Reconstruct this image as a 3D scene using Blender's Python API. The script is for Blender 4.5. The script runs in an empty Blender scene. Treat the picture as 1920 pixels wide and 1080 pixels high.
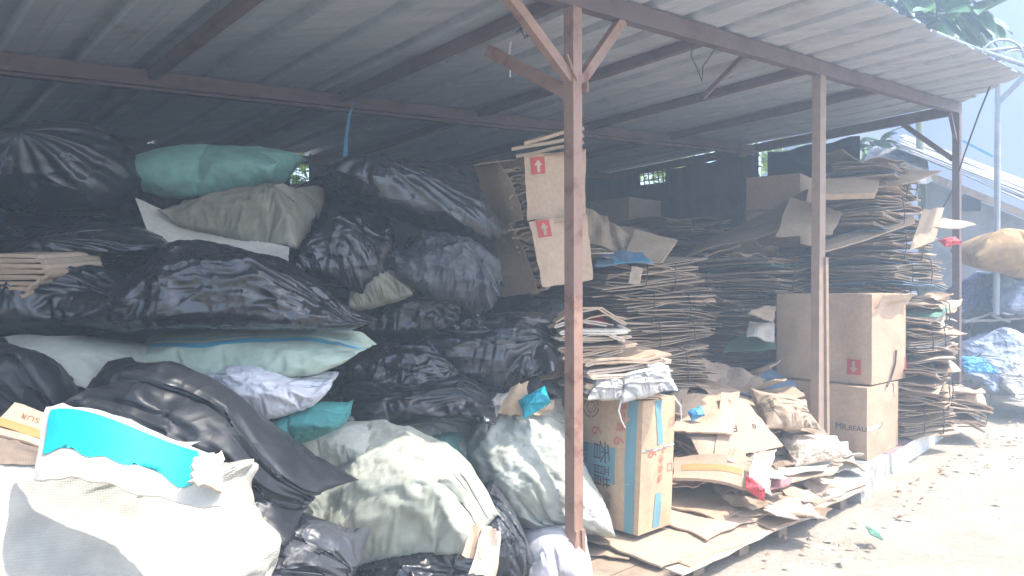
import bpy, bmesh, math, random
import numpy as np
from mathutils import Vector, Matrix, noise, Euler
R = math.radians
SC = bpy.context.scene
COL = SC.collection
# ------------------------------------------------------------------ camera, sky, sun, exposure
cam_d = bpy.data.cameras.new('camera'); cam = bpy.data.objects.new('camera', cam_d); COL.objects.link(cam)
cam.location = (0, 0, 1.5); cam.rotation_euler = (R(90), 0, 0)
cam_d.sensor_width = 36; cam_d.lens = 1400/1920*36; cam_d.clip_end = 500; cam_d.clip_start = .05
SC.camera = cam
SUN_H = (.955, -.296); SUN_EL = 62
w = bpy.data.worlds.new('World'); SC.world = w; w.use_nodes = True
nt = w.node_tree; bg = nt.nodes['Background']
sky = nt.nodes.new('ShaderNodeTexSky'); sky.sky_type = 'NISHITA'; sky.sun_disc = False
sky.sun_elevation = R(SUN_EL); sky.sun_rotation = math.atan2(SUN_H[0], SUN_H[1]); sky.dust_density = 2.5; sky.air_density = 1.0
nt.links.new(sky.outputs[0], bg.inputs[0]); bg.inputs[1].default_value = .15
sun_d = bpy.data.lights.new('sun', 'SUN'); sun_d.energy = 2.2; sun_d.angle = R(.5); sun_d.color = (1, .95, .87)
sun = bpy.data.objects.new('sun', sun_d); COL.objects.link(sun)
ce = math.cos(R(SUN_EL))
sun.rotation_euler = Vector((SUN_H[0]*ce, SUN_H[1]*ce, math.sin(R(SUN_EL)))).to_track_quat('Z', 'Y').to_euler()
sun.location = (4, -3, 12)
SC.view_settings.view_transform = 'Standard'; SC.view_settings.look = 'None'; SC.view_settings.gamma = 1
SC.view_settings.exposure = 2.2
SC.cycles.use_denoising = True; SC.cycles.max_bounces = 8; SC.cycles.diffuse_bounces = 4; SC.cycles.volume_bounces = 1
SC.cycles.sample_clamp_indirect = 6

# ------------------------------------------------------------------ frames of reference
U = Vector((.734, .679, 0)); V = Vector((-.679, .734, 0)); P0 = Vector((.3, 3.6, 0))
YAW = math.atan2(.679, .734)
def roofz(a, b): return 2.91 + .068*a - .04*b
def S(a, b, z): return P0 + U*a + V*b + Vector((0, 0, z))
def W(px, py, d): return Vector(((px-960)/1400*d, d, 1.5-(py-540)/1400*d))
rnd = random.Random(7)
def nz(v, s=0.): return noise.noise(Vector((v[0]+s*17.3, v[1]-s*9.1, v[2]+s*5.7)))

# ------------------------------------------------------------------ tagging helpers
def tag(o, label=None, cat=None, group=None, kind=None):
    if label: o['label'] = label
    if cat: o['category'] = cat
    if group: o['group'] = group
    if kind: o['kind'] = kind
    return o
def empty(name, loc, label, cat, group=None):
    o = bpy.data.objects.new(name, None); COL.objects.link(o); o.location = loc; o.empty_display_size = .1
    bpy.context.view_layer.update()
    return tag(o, label, cat, group)
def link(name, me, mat, parent=None, smooth=False):
    o = bpy.data.objects.new(name, me); COL.objects.link(o)
    if len(me.materials): me.materials.clear()
    for m in (mat if isinstance(mat, (list, tuple)) else [mat]): me.materials.append(m)
    if smooth:
        me.polygons.foreach_set('use_smooth', [True]*len(me.polygons))
    if parent:
        o.parent = parent; o.matrix_parent_inverse = Matrix.Translation(-Vector(parent.location)) if parent.type == 'EMPTY' and parent.parent is None else parent.matrix_world.inverted()
    return o
class MB:
    """collects solids in world space; build() makes one mesh object"""
    def __init__(s): s.v = []; s.f = []; s.mi = []
    def add(s, vs, fs, mi=0):
        n = len(s.v); s.v += [tuple(p) for p in vs]; s.f += [[i+n for i in q] for q in fs]; s.mi += [mi]*len(fs); return s
    def hexa(s, p, mi=0):   # p: 8 corners bottom 0-3 ccw, top 4-7
        return s.add(p, [(3,2,1,0),(4,5,6,7),(0,1,5,4),(1,2,6,5),(2,3,7,6),(3,0,4,7)], mi)
    def box(s, c, dx, dy, dz, ex=Vector((1,0,0)), ey=Vector((0,1,0)), ez=Vector((0,0,1)), mi=0):
        c = Vector(c); a = ex*dx/2; b = ey*dy/2; k = ez*dz/2
        return s.hexa([c-a-b-k, c+a-b-k, c+a+b-k, c-a+b-k, c-a-b+k, c+a-b+k, c+a+b+k, c-a+b+k], mi)
    def bar(s, p, q, wd, ht=None, up=Vector((0,0,1)), roll=0, mi=0):
        ht = ht or wd; p = Vector(p); q = Vector(q); d = (q-p).normalized()
        if abs(d.dot(up)) > .98: up = U
        x = d.cross(up).normalized(); y = x.cross(d).normalized()
        if roll: x, y = x*math.cos(roll)+y*math.sin(roll), y*math.cos(roll)-x*math.sin(roll)
        a = x*wd/2; b = y*ht/2
        return s.hexa([p-a-b, p+a-b, p+a+b, p-a+b, q-a-b, q+a-b, q+a+b, q-a+b], mi)
    def tube(s, pts, r, n=8, r1=None, mi=0):
        pts = [Vector(p) for p in pts]; k = len(pts); vs = []; fs = []; x = None
        for i, p in enumerate(pts):
            d = (pts[min(i+1, k-1)]-pts[max(i-1, 0)]).normalized()
            if x is None: x = d.cross(Vector((0,0,1)) if abs(d.z) < .9 else Vector((1,0,0))).normalized()
            x = (x-d*x.dot(d)).normalized(); y = d.cross(x)
            rr = r if r1 is None else r+(r1-r)*i/(k-1)
            for j in range(n):
                t = 2*math.pi*j/n; vs.append(p+x*math.cos(t)*rr+y*math.sin(t)*rr)
        for i in range(k-1):
            for j in range(n): fs.append((i*n+j, i*n+(j+1)%n, (i+1)*n+(j+1)%n, (i+1)*n+j))
        fs.append(list(range(n))[::-1]); fs.append([(k-1)*n+j for j in range(n)])
        return s.add(vs, fs, mi)
    def mesh(s, name):
        me = bpy.data.meshes.new(name); me.from_pydata(s.v, [], s.f); me.polygons.foreach_set('material_index', s.mi); me.update(); return me
    def build(s, name, mat, parent=None, smooth=False, origin=None):
        if parent is None:
            o0 = Vector(origin) if origin is not None else sum((Vector(p) for p in s.v), Vector())/len(s.v)
            s.v = [tuple(Vector(p)-o0) for p in s.v]
            o = link(name, s.mesh(name), mat, None, smooth); o.location = o0; return o
        return link(name, s.mesh(name), mat, parent, smooth)

# ------------------------------------------------------------------ materials
class N:
    def __init__(s, name):
        s.m = bpy.data.materials.new(name); s.m.use_nodes = True; s.t = s.m.node_tree; s.b = s.t.nodes['Principled BSDF']
    def n(s, ty, **k):
        o = s.t.nodes.new('ShaderNode'+ty)
        for a, v in k.items():
            if a.startswith('i_'):
                key = a[2:].replace('_', ' '); o.inputs[int(key) if key.isdigit() else key].default_value = v
            else: setattr(o, a, v)
        return o
    def l(s, a, b): s.t.links.new(a, b)
    def coord(s, scale=(1,1,1), rot=(0,0,0), which='Object'):
        c = s.n('TexCoord'); m = s.n('Mapping'); m.inputs['Scale'].default_value = scale; m.inputs['Rotation'].default_value = rot
        s.l(c.outputs[which], m.inputs[0]); return m.outputs[0]
    def ramp(s, fac, stops):
        r = s.n('ValToRGB'); e = r.color_ramp.elements
        while len(e) < len(stops): e.new(.5)
        for el, (p, c) in zip(e, stops): el.position = p; el.color = (*c, 1) if len(c) == 3 else c
        s.l(fac, r.inputs[0]); return r.outputs[0]
    def mix(s, fac, a, b, mode='MIX'):
        m = s.n('Mix', data_type='RGBA', blend_type=mode)
        for sock, v in ((m.inputs[0], fac), (m.inputs[6], a), (m.inputs[7], b)):
            if hasattr(v, 'is_output'): s.l(v, sock)
            else: sock.default_value = v if not isinstance(v, tuple) or len(v) == 4 else (*v, 1)
        return m.outputs[2]
    def bump(s, h, strength=.5, dist=.01, prev=None):
        b = s.n('Bump'); b.inputs['Strength'].default_value = strength; b.inputs['Distance'].default_value = dist
        s.l(h, b.inputs['Height'])
        if prev: s.l(prev, b.inputs['Normal'])
        return b.outputs[0]
    def noise(s, vec, scale, detail=4, rough=.55, dist=0, ty='FBM'):
        n_ = s.n('TexNoise'); n_.noise_type = ty; n_.inputs['Scale'].default_value = scale; n_.inputs['Detail'].default_value = detail
        n_.inputs['Roughness'].default_value = rough; n_.inputs['Distortion'].default_value = dist; s.l(vec, n_.inputs['Vector']); return n_.outputs[0]
    def rand(s):
        return s.n('ObjectInfo').outputs['Random']
    def col(s, c):
        i = s.b.inputs['Base Color']
        if hasattr(c, 'is_output'): s.l(c, i)
        else: i.default_value = (*c, 1)
    def set(s, **k):
        for a, v in k.items(): s.b.inputs[a.replace('_', ' ')].default_value = v
        return s

def plastic_mat(name, c, rough=.28, amp=1., spec=.5):
    k = N(name); v = k.coord()
    def crease(vec, scale, dist, pw):
        n_ = k.noise(vec, scale, 2.5, .5, dist); m1 = k.n('Math', operation='SUBTRACT'); k.l(n_, m1.inputs[0]); m1.inputs[1].default_value = .5
        m2 = k.n('Math', operation='ABSOLUTE'); k.l(m1.outputs[0], m2.inputs[0]); m3 = k.n('Math', operation='MULTIPLY_ADD'); k.l(m2.outputs[0], m3.inputs[0]); m3.inputs[1].default_value = -3.2; m3.inputs[2].default_value = 1; m3.use_clamp = True
        m4 = k.n('Math', operation='POWER'); k.l(m3.outputs[0], m4.inputs[0]); m4.inputs[1].default_value = pw; return m4.outputs[0]
    b1 = k.bump(crease(k.coord((1.0, 1.2, 3.4), (.25, .45, .2)), 1.5, .5, 5.), .6*amp, .04)
    b1 = k.bump(crease(k.coord((3., 1.2, 1.), (.5, -.5, .6)), 2.1, .4, 6.), .45*amp, .025, b1)
    b2 = k.bump(k.noise(k.coord((1, 1.5, 3.), (.2, -.7, .3)), 9, 2, .5, .3), .05*amp, .008, b1)
    k.l(b2, k.b.inputs['Normal'])
    d = k.noise(v, 3, 5, .6); rr = k.ramp(d, [(.35, (rough*.8,)*3), (.7, (rough*1.6,)*3)]); k.l(rr, k.b.inputs['Roughness'])
    du = k.ramp(k.noise(v, 2.2, 6, .65), [(.55, (0,)*3), (.85, (.22,)*3)])
    k.col(k.mix(du, c, tuple(x*.5+.025 for x in c))); k.set(Specular_IOR_Level=spec); return k.m
def sack_mat(name, c, dirt=(.2, .18, .13), dirtamt=.6, rough=.75, weave=1., stripe=None):
    k = N(name); v = k.coord()
    f = k.ramp(k.noise(v, 2.6, 8, .62, .4), [(.42, (0,)*3), (.8, (dirtamt,)*3)])
    base = k.mix(f, c, dirt)
    f2 = k.ramp(k.noise(k.coord((1, 1, 1)), 14, 4), [(.35, (.82,)*3), (.65, (1.05,)*3)])
    base = k.mix(1., base, f2, 'MULTIPLY')
    if stripe:   # woven-in bands across local Y
        sx = k.n('SeparateXYZ'); at = k.n('Attribute', attribute_name='uvp'); k.l(at.outputs['Vector'], sx.inputs[0])
        for y0, hw, sc_ in stripe:
            m1 = k.n('Math', operation='SUBTRACT'); k.l(sx.outputs[1], m1.inputs[0]); m1.inputs[1].default_value = y0
            m2 = k.n('Math', operation='ABSOLUTE'); k.l(m1.outputs[0], m2.inputs[0])
            m3 = k.n('Math', operation='LESS_THAN'); k.l(m2.outputs[0], m3.inputs[0]); m3.inputs[1].default_value = hw
            base = k.mix(m3.outputs[0], base, sc_)
    k.col(base); k.set(Roughness=rough, Specular_IOR_Level=.3)
    w1 = k.n('TexWave', wave_type='BANDS', bands_direction='X'); w1.inputs['Scale'].default_value = 60; k.l(v, w1.inputs[0])
    w2 = k.n('TexWave', wave_type='BANDS', bands_direction='Z'); w2.inputs['Scale'].default_value = 60; k.l(v, w2.inputs[0])
    ad = k.n('Math', operation='MULTIPLY'); k.l(w1.outputs[1], ad.inputs[0]); k.l(w2.outputs[1], ad.inputs[1])
    wr = k.noise(k.coord((1, 1.3, 2.4), (.4, .3, .6)), 5, 4, .5, .7, 'RIDGED_MULTIFRACTAL')
    b = k.bump(wr, .34*(1 if weave < 1.5 else 1.3), .016); b = k.bump(ad.outputs[0], .25*weave, .002, b); k.l(b, k.b.inputs['Normal']); return k.m
def card_mat(name, c=(.40, .275, .175), var=.35, rough=.8, stain=.5):
    k = N(name); v = k.coord()
    tone = k.ramp(k.rand(), [(0, tuple(x*(1-var) for x in c)), (.35, tuple(x*(1-var*.4) for x in c)), (.7, c), (1, tuple(min(.8, x*(1+var*.55)) for x in c))])
    f = k.ramp(k.noise(v, 5, 6, .6, .3), [(.45, (0,)*3), (.8, (stain,)*3)])
    base = k.mix(f, tone, tuple(x*.62 for x in c))
    g = k.ramp(k.noise(v, 38, 3), [(.3, (.9,)*3), (.7, (1.06,)*3)])
    k.col(k.mix(1., base, g, 'MULTIPLY'))
    wv = k.n('TexWave', wave_type='BANDS', bands_direction='X'); wv.inputs['Scale'].default_value = 38; k.l(v, wv.inputs[0])
    b = k.bump(wv.outputs[1], .12, .002); cr = k.noise(v, 7, 3, .5, .3); b = k.bump(cr, .3, .01, b); k.l(b, k.b.inputs['Normal'])
    k.set(Roughness=rough, Specular_IOR_Level=.25); return k.m
def paint_mat(name, c, rough=.6, var=.2, rust=None, scale=8, spec=.3):
    k = N(name); v = k.coord()
    base = k.mix(k.noise(v, scale, 5, .6), tuple(x*(1-var) for x in c), tuple(min(1, x*(1+var)) for x in c))
    if rust:
        f = k.ramp(k.noise(v, scale*.8, 7, .65), [(.5, (0,)*3), (.66, (1,)*3)]); base = k.mix(f, base, rust)
    k.col(base); k.set(Roughness=rough, Specular_IOR_Level=spec)
    k.l(k.bump(k.noise(v, scale*4, 4), .15, .004), k.b.inputs['Normal']); return k.m

M = {}
M['black'] = plastic_mat('black plastic', (.008, .009, .012), .27, .5, .65)
M['black_matte'] = plastic_mat('dull black plastic', (.012, .014, .018), .42, .3, .45)
M['black_shiny'] = plastic_mat('shiny black plastic', (.008, .008, .011), .23, .5, .65)
M['grey_plastic'] = plastic_mat('dusty grey plastic', (.045, .048, .056), .36, .8)
M['blue_plastic'] = plastic_mat('dark blue plastic', (.02, .035, .09), .35, .9)
M['lightblue'] = plastic_mat('pale blue plastic film', (.28, .32, .40), .45, 1.)
M['blue_film'] = plastic_mat('bright blue plastic film', (.08, .32, .6), .35, 1.1)
M['cyan_film'] = plastic_mat('cyan plastic wrapper', (.0, .33, .42), .3, .8)
M['clear_film'] = plastic_mat('whitish plastic film', (.46, .44, .41), .3, 1.1)
M['red_film'] = plastic_mat('red plastic wrapper', (.55, .06, .07), .35, .8)
M['green_sack'] = sack_mat('sea green woven sack', (.16, .33, .28), (.17, .26, .23), .5, .6)
M['teal_sack'] = sack_mat('teal woven sack', (.05, .22, .21), (.05, .15, .15), .5, .6)
M['olive_sack'] = sack_mat('olive grey woven sack', (.23, .21, .16), (.12, .11, .08), .7)
M['white_sack'] = sack_mat('white woven sack', (.58, .57, .60), (.42, .41, .40), .5, .65)
M['sun_sack'] = sack_mat('dirty white woven sack', (.37, .35, .30), (.26, .24, .195), .65, .75, 2.)
M['pale_sack'] = sack_mat('pale grey green woven sack', (.35, .36, .30), (.22, .225, .17), .75)
M['pale_sack2'] = sack_mat('pale sage woven sack', (.39, .40, .345), (.24, .24, .19), .65)
M['stripe_sack'] = sack_mat('pale green striped sack', (.42, .50, .40), (.28, .33, .26), .4, .6, 1., [(-.10, .035, (.07, .33, .48)), (.0, .009, (.1, .38, .5))])
M['tan_sack'] = sack_mat('tan stuffed sack', (.33, .205, .09), (.22, .14, .06), .5)
M['card'] = card_mat('brown cardboard', (.43, .31, .21))
M['card_light'] = card_mat('light cardboard', (.48, .355, .25), .22)
M['card_pale'] = card_mat('pale sun bleached cardboard', (.53, .43, .335), .2)
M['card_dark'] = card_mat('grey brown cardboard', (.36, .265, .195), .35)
M['card_box'] = card_mat('carton board', (.46, .32, .215), .06, .8, .3)
M['card_orange'] = card_mat('orange brown carton board', (.47, .325, .205), .05, .8, .25)
M['paper'] = card_mat('white paperboard', (.60, .55, .47), .12, .6, .25)
M['pinkpaper'] = card_mat('faded pink printed board', (.42, .2, .2), .15)
M['greenprint'] = card_mat('green printed board', (.10, .20, .15), .2)
M['bluegrey'] = card_mat('blue grey printed board', (.16, .25, .34), .2)
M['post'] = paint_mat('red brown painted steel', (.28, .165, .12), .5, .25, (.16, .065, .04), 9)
M['post_dark'] = paint_mat('hazed red brown paint on steel', (.13, .09, .085), .6, .25, (.09, .055, .045), 6)  # greyer, darker copy of the post paint, distance haze put into its colour
M['grey_post'] = paint_mat('weathered grey brown timber', (.27, .19, .14), .7, .3, None, 12)
M['galv'] = None
k = N('galvanised roof sheet'); v = k.coord()
st = k.noise(k.coord((.25, 3., 1), (0, 0, YAW)), 5, 5, .6)
base = k.mix(k.ramp(st, [(.3, (0,)*3), (.7, (1,)*3)]), (.37, .405, .44), (.50, .515, .54))
base = k.mix(k.ramp(k.noise(v, 1.4, 7, .65), [(.56, (0,)*3), (.72, (.5,)*3)]), base, (.27, .23, .21))
k.col(base); k.set(Roughness=.55, Metallic=.25, Specular_IOR_Level=.4); k.l(k.bump(k.noise(v, 6, 4), .2, .01), k.b.inputs['Normal']); M['galv'] = k.m
M['concrete'] = paint_mat('grey concrete', (.33, .32, .30), .9, .25, (.2, .19, .17), 7)
M['white_paint'] = paint_mat('white painted concrete', (.74, .73, .72), .8, .1, (.5, .48, .45), 9)
M['maroon'] = paint_mat('faded maroon kerb top', (.25, .17, .16), .85, .2, (.33, .28, .26), 6)
M['wood'] = paint_mat('weathered plank', (.28, .21, .15), .85, .3, (.16, .12, .09), 8)
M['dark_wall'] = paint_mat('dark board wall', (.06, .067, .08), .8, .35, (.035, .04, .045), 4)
M['tarp'] = plastic_mat('dark blue tarpaulin', (.012, .03, .055), .5, .7)
M['blue_wall'] = paint_mat('pale blue rendered wall', (.125, .155, .235), .9, .05, (.115, .145, .22), 1.2)
M['white_wall'] = paint_mat('white rendered wall', (.36, .36, .37), .9, .06, None, 2)
M['grey_wall'] = paint_mat('grey plank wall', (.28, .27, .26), .9, .25, (.2, .2, .2), 5)
M['fibre'] = paint_mat('grey fibre cement sheet', (.20, .20, .205), .85, .3, (.12, .115, .11), 5)
M['steel'] = paint_mat('pale grey steel', (.24, .26, .28), .45, .12, (.35, .34, .33), 10)
M['wire'] = paint_mat('dark wire', (.05, .05, .055), .5)
M['string'] = paint_mat('dark plastic strap', (.06, .055, .05), .5)
M['white_string'] = paint_mat('white raffia string', (.7, .68, .64), .6)
M['tie'] = paint_mat('yellow raffia tie', (.5, .36, .12), .6)
M['red'] = paint_mat('red print', (.42, .06, .05), .7, .12)
M['redfaint'] = paint_mat('faded red print', (.48, .13, .09), .7, .15)
M['blueprint'] = paint_mat('teal blue print', (.13, .26, .30), .7, .12)
M['darkprint'] = paint_mat('dark ink print', (.07, .06, .06), .7, .2)
M['brownprint'] = paint_mat('brown ink print', (.22, .12, .07), .7, .2)
M['cyanprint'] = paint_mat('cyan print', (.01, .43, .43), .5, .06)
M['ribbon'] = paint_mat('blue raffia ribbon', (.06, .27, .42), .5, .15)
M['tape'] = paint_mat('orange brown parcel tape', (.46, .25, .10), .3, .1, None, 8, .5)
M['stick'] = paint_mat('grey wooden stick', (.33, .30, .26), .85, .25)
M['window_dark'] = paint_mat('dark window opening', (.03, .04, .06), .5)

# ------------------------------------------------------------------ cloth-simulated bag prototypes
def grid_pouch(wd, ht, nx, ny, seed):
    Vv = []; F = []; idx = {}; uvp = []
    for s in (0, 1):
        for j in range(ny+1):
            for i in range(nx+1):
                edge = i in (0, nx) or j in (0, ny)
                if s == 1 and edge: idx[s, i, j] = idx[0, i, j]; continue
                x = (i/nx-.5)*wd; y = (j/ny-.5)*ht
                b = (1-(2*i/nx-1)**2)*(1-(2*j/ny-1)**2)
                z = 0 if edge else (b**.5*.05+.004)*(1 if s == 0 else -1)
                z += noise.noise(Vector((x*3, y*3, seed*7.1)))*.015
                idx[s, i, j] = len(Vv); Vv.append((x, y, z)); uvp.append((i/nx-.5, j/ny-.5, s))
    for s in (0, 1):
        for j in range(ny):
            for i in range(nx):
                q = [idx[s, i, j], idx[s, i+1, j], idx[s, i+1, j+1], idx[s, i, j+1]]
                F.append(q if s == 0 else q[::-1])
    return Vv, F, None, uvp, None
def tied_tube(Rd, L, n, m, seed, neck=.05, both=True):
    Vv = []; Rr = []; F = []; uvp = []
    for j in range(m+1):
        t = j/m
        for i in range(n):
            a = 2*math.pi*i/n
            g = math.sin(math.pi*t)**.5 if both else (1 if t < .5 else max(0, 1-((t-.5)/.5)**2)**.5)
            r = max((neck if t > .5 or both else .05)*Rd, g*Rd*.93)
            if not both and t < .12: r = max(.05*Rd, Rd*.93*(t/.12)**.5)
            r *= 1+.05*noise.noise(Vector((math.cos(a)*2, math.sin(a)*2, t*3+seed*5)))+.12*math.sin(a*13+seed)*max(0, 1-r/Rd)*math.sin(a*5+2)
            Vv.append((r*math.cos(a), r*math.sin(a), (t-.5)*L*.85)); Rr.append((Rd*math.cos(a), Rd*math.sin(a), (t-.5)*L)); uvp.append((i/n-.5, t-.5, 0))
    for j in range(m):
        for i in range(n): F.append([j*n+i, j*n+(i+1) % n, (j+1)*n+(i+1) % n, (j+1)*n+i])
    F.append(list(range(n))[::-1]); F.append([m*n+i for i in range(n)])
    return Vv, F, Rr, uvp, list(range(n))+[m*n+i for i in range(n)]
def simulate(specs, frames=42):
    tmp = []
    fl = bpy.data.meshes.new('f'); fl.from_pydata([(-9, -9, -.2), (40, -9, -.2), (40, 9, -.2), (-9, 9, -.2)], [], [(0, 1, 2, 3)])
    f = bpy.data.objects.new('f', fl); COL.objects.link(f); f.modifiers.new('c', 'COLLISION'); tmp.append(f)
    ff = bpy.data.objects.new('tb', None); COL.objects.link(ff); bpy.context.view_layer.objects.active = ff
    bpy.context.view_layer.update(); bpy.ops.object.forcefield_toggle(); tmp.append(ff)
    ff.field.type = 'TURBULENCE'; ff.field.size = .22; ff.field.flow = 0
    for fr, p in ((1, 0), (14, 0), (18, 2.5), (frames-4, 1)):
        ff.field.strength = p; ff.field.keyframe_insert('strength', frame=fr)
    obs = {}
    for q, (key, shape, p0, p1, shr, bend, g, z) in enumerate(specs):
        Vv, F, Rr, uvp, pins = shape
        me = bpy.data.meshes.new(key); me.from_pydata(Vv, [], F)
        at = me.attributes.new('uvp', 'FLOAT_VECTOR', 'POINT'); at.data.foreach_set('vector', [c for p in uvp for c in p])
        o = bpy.data.objects.new(key, me); COL.objects.link(o); o.location = (q*1.7-5, 0, z)
        s = o.modifiers.new('c', 'CLOTH').settings
        s.quality = 5; s.mass = .02; s.air_damping = 3; s.tension_stiffness = 15; s.compression_stiffness = 15; s.shear_stiffness = 4; s.bending_stiffness = bend
        s.use_pressure = True; s.shrink_min = shr; s.effector_weights.gravity = g
        for fr, p in ((1, p0), (15, p0), (22, p1)):
            s.uniform_pressure_force = p; s.keyframe_insert('uniform_pressure_force', frame=fr)
        if Rr:
            o.shape_key_add(name='Basis'); kk = o.shape_key_add(name='rest')
            for i, c in enumerate(Rr): kk.data[i].co = c
            kk.value = 0; s.rest_shape_key = kk
        if pins:
            vg = o.vertex_groups.new(name='pin'); vg.add(pins, 1, 'REPLACE'); s.vertex_group_mass = 'pin'
        obs[key] = o
    for fr in range(1, frames+1): SC.frame_set(fr)
    dg = bpy.context.evaluated_depsgraph_get(); out = {}
    for key, o in obs.items():
        me = bpy.data.meshes.new_from_object(o.evaluated_get(dg))
        co = np.empty(len(me.vertices)*3, 'f'); me.vertices.foreach_get('co', co); co = co.reshape(-1, 3)
        lo, hi = co.min(0), co.max(0); co = (co-(lo+hi)/2)/(hi-lo)
        out[key] = (co.astype(float), [list(p.vertices) for p in me.polygons], np.array([c for d in me.attributes['uvp'].data for c in d.vector]).reshape(-1, 3))
        bpy.data.objects.remove(o)
    for o in tmp: bpy.data.objects.remove(o)
    SC.frame_set(1)
    return out
NX, NY = 84, 54
PROTO = simulate([
    ('S0', grid_pouch(1.1, .7, NX, NY, 1), 2.5, .75, -.06, .02, 1, .1),
    ('S1', grid_pouch(1.1, .7, NX, NY, 2), 4, .5, -.12, .008, 1, .1),
    ('S2', grid_pouch(1.1, .75, NX, NY, 3), 3, 1.3, -.10, .02, .6, .1),
    ('B0', grid_pouch(1.1, .75, NX, NY, 4), 4, .45, -.13, .004, 1, .1),
    ('B1', grid_pouch(1.1, .8, NX, NY, 5), 4, 1.0, -.16, .01, .5, .1),
    ('T0', tied_tube(.33, 1.0, 110, 46, 1), 1.5, .25, 0, .01, .3, .3),
    ('T1', tied_tube(.4, .8, 110, 46, 2), 3, .5, -.05, .005, .3, .35),
])
def rotm(roll, tip, yaw): return np.array((Matrix.Rotation(R(roll), 3, 'Y') @ Matrix.Rotation(R(tip), 3, 'X') @ Matrix.Rotation(R(yaw), 3, 'Z')))
def bag(name, proto, bbox, d, dep, mat, label, cat, group=None, rot=(0, 30, 0), dims=(1, .65, .4), fn=None, noise_amp=.03, seed=0, drop=None, T=None, B=None, Lf=None, Rt=None, neck=None):
    """a simulated bag turned, then sized so its real width/height/depth are those of the bag in the photo"""
    co, F, uvp = PROTO[proto]; co = co.copy()
    if fn is not None: co = fn(co)
    co = co*np.array(dims) @ rotm(*rot).T
    lo, hi = co.min(0), co.max(0); co = (co-(lo+hi)/2)/(hi-lo)
    x0, y0, x1, y1 = bbox
    def ends(k_, q):   # smooth min / max of axis q in 36 slices along axis k_
        i_ = np.clip(((co[:, k_]+.5)*36).astype(int), 0, 35); lo_ = np.full(36, np.nan); hi_ = np.full(36, np.nan)
        for c_ in range(36):
            w_ = co[i_ == c_, q]
            if len(w_): lo_[c_], hi_[c_] = w_.min(), w_.max()
        g_ = np.arange(36); ok = ~np.isnan(lo_); lo_ = np.interp(g_, g_[ok], lo_[ok]); hi_ = np.interp(g_, g_[ok], hi_[ok])
        ker = np.ones(5)/5; pad = lambda a: np.convolve(np.pad(a, 2, 'edge'), ker, 'valid'); xs_ = (g_+.5)/36-.5
        return np.interp(co[:, k_], xs_, pad(lo_)), np.interp(co[:, k_], xs_, pad(hi_))
    if T or B:         # outline of the bag along its length
        lo_, hi_ = ends(0, 2); px_ = x0+(co[:, 0]+.5)*(x1-x0); f_ = lambda pl, dv: np.interp(px_, [p[0] for p in pl], [p[1] for p in pl]) if pl else np.full(len(co), dv)
        tz = .5-(f_(T, y0)-y0)/(y1-y0); bz = .5-(f_(B, y1)-y0)/(y1-y0)
        m_ = (lo_+hi_)/2; h_ = np.maximum((hi_-lo_)/2, .22); co[:, 2] = (tz+bz)/2+np.clip((co[:, 2]-m_)/h_, -1.06, 1.06)*(tz-bz)/2
    if Lf or Rt:       # outline of the bag along its height
        lo_, hi_ = ends(2, 0); py_ = y0+(.5-co[:, 2])*(y1-y0); f_ = lambda pl, dv: np.interp(py_, [p[1] for p in pl], [p[0] for p in pl]) if pl else np.full(len(co), dv)
        lx = (f_(Lf, x0)-x0)/(x1-x0)-.5; rx = (f_(Rt, x1)-x0)/(x1-x0)-.5
        m_ = (lo_+hi_)/2; h_ = np.maximum((hi_-lo_)/2, .22); co[:, 0] = (lx+rx)/2+np.clip((co[:, 0]-m_)/h_, -1.06, 1.06)*(rx-lx)/2
    if neck:           # draw the gathered neck to where the knot is
        k_ = co[uvp[:, 1] > .49].mean(0); tgt = np.array([(neck[0]-x0)/(x1-x0)-.5, -.52, .5-(neck[1]-y0)/(y1-y0)])
        w_ = np.clip((uvp[:, 1]+.15)/.65, 0, 1)**2; co += w_[:, None]*(tgt-k_)
    size = np.array([(x1-x0)/1400*d, dep, (y1-y0)/1400*d])
    co = co*size
    if noise_amp:
        for i in range(len(co)):
            p = Vector(co[i]); q = p*3.1+Vector((seed*3.3, seed*1.7, 4+seed))
            co[i] += np.array(noise.noise_vector(q))*noise_amp
    me = bpy.data.meshes.new(name); Fk = F
    if drop: Fk = [f for f in F if len(f) < 20 or co[f[0]][2] < 0]
    me.from_pydata(co.tolist(), [], Fk)
    at = me.attributes.new('uvp', 'FLOAT_VECTOR', 'POINT'); at.data.foreach_set('vector', uvp.ravel())
    me.update()
    o = link(name, me, M[mat], None, True)
    o.location = W((x0+x1)/2, (y0+y1)/2, d)
    return tag(o, label, cat, group)

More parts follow.
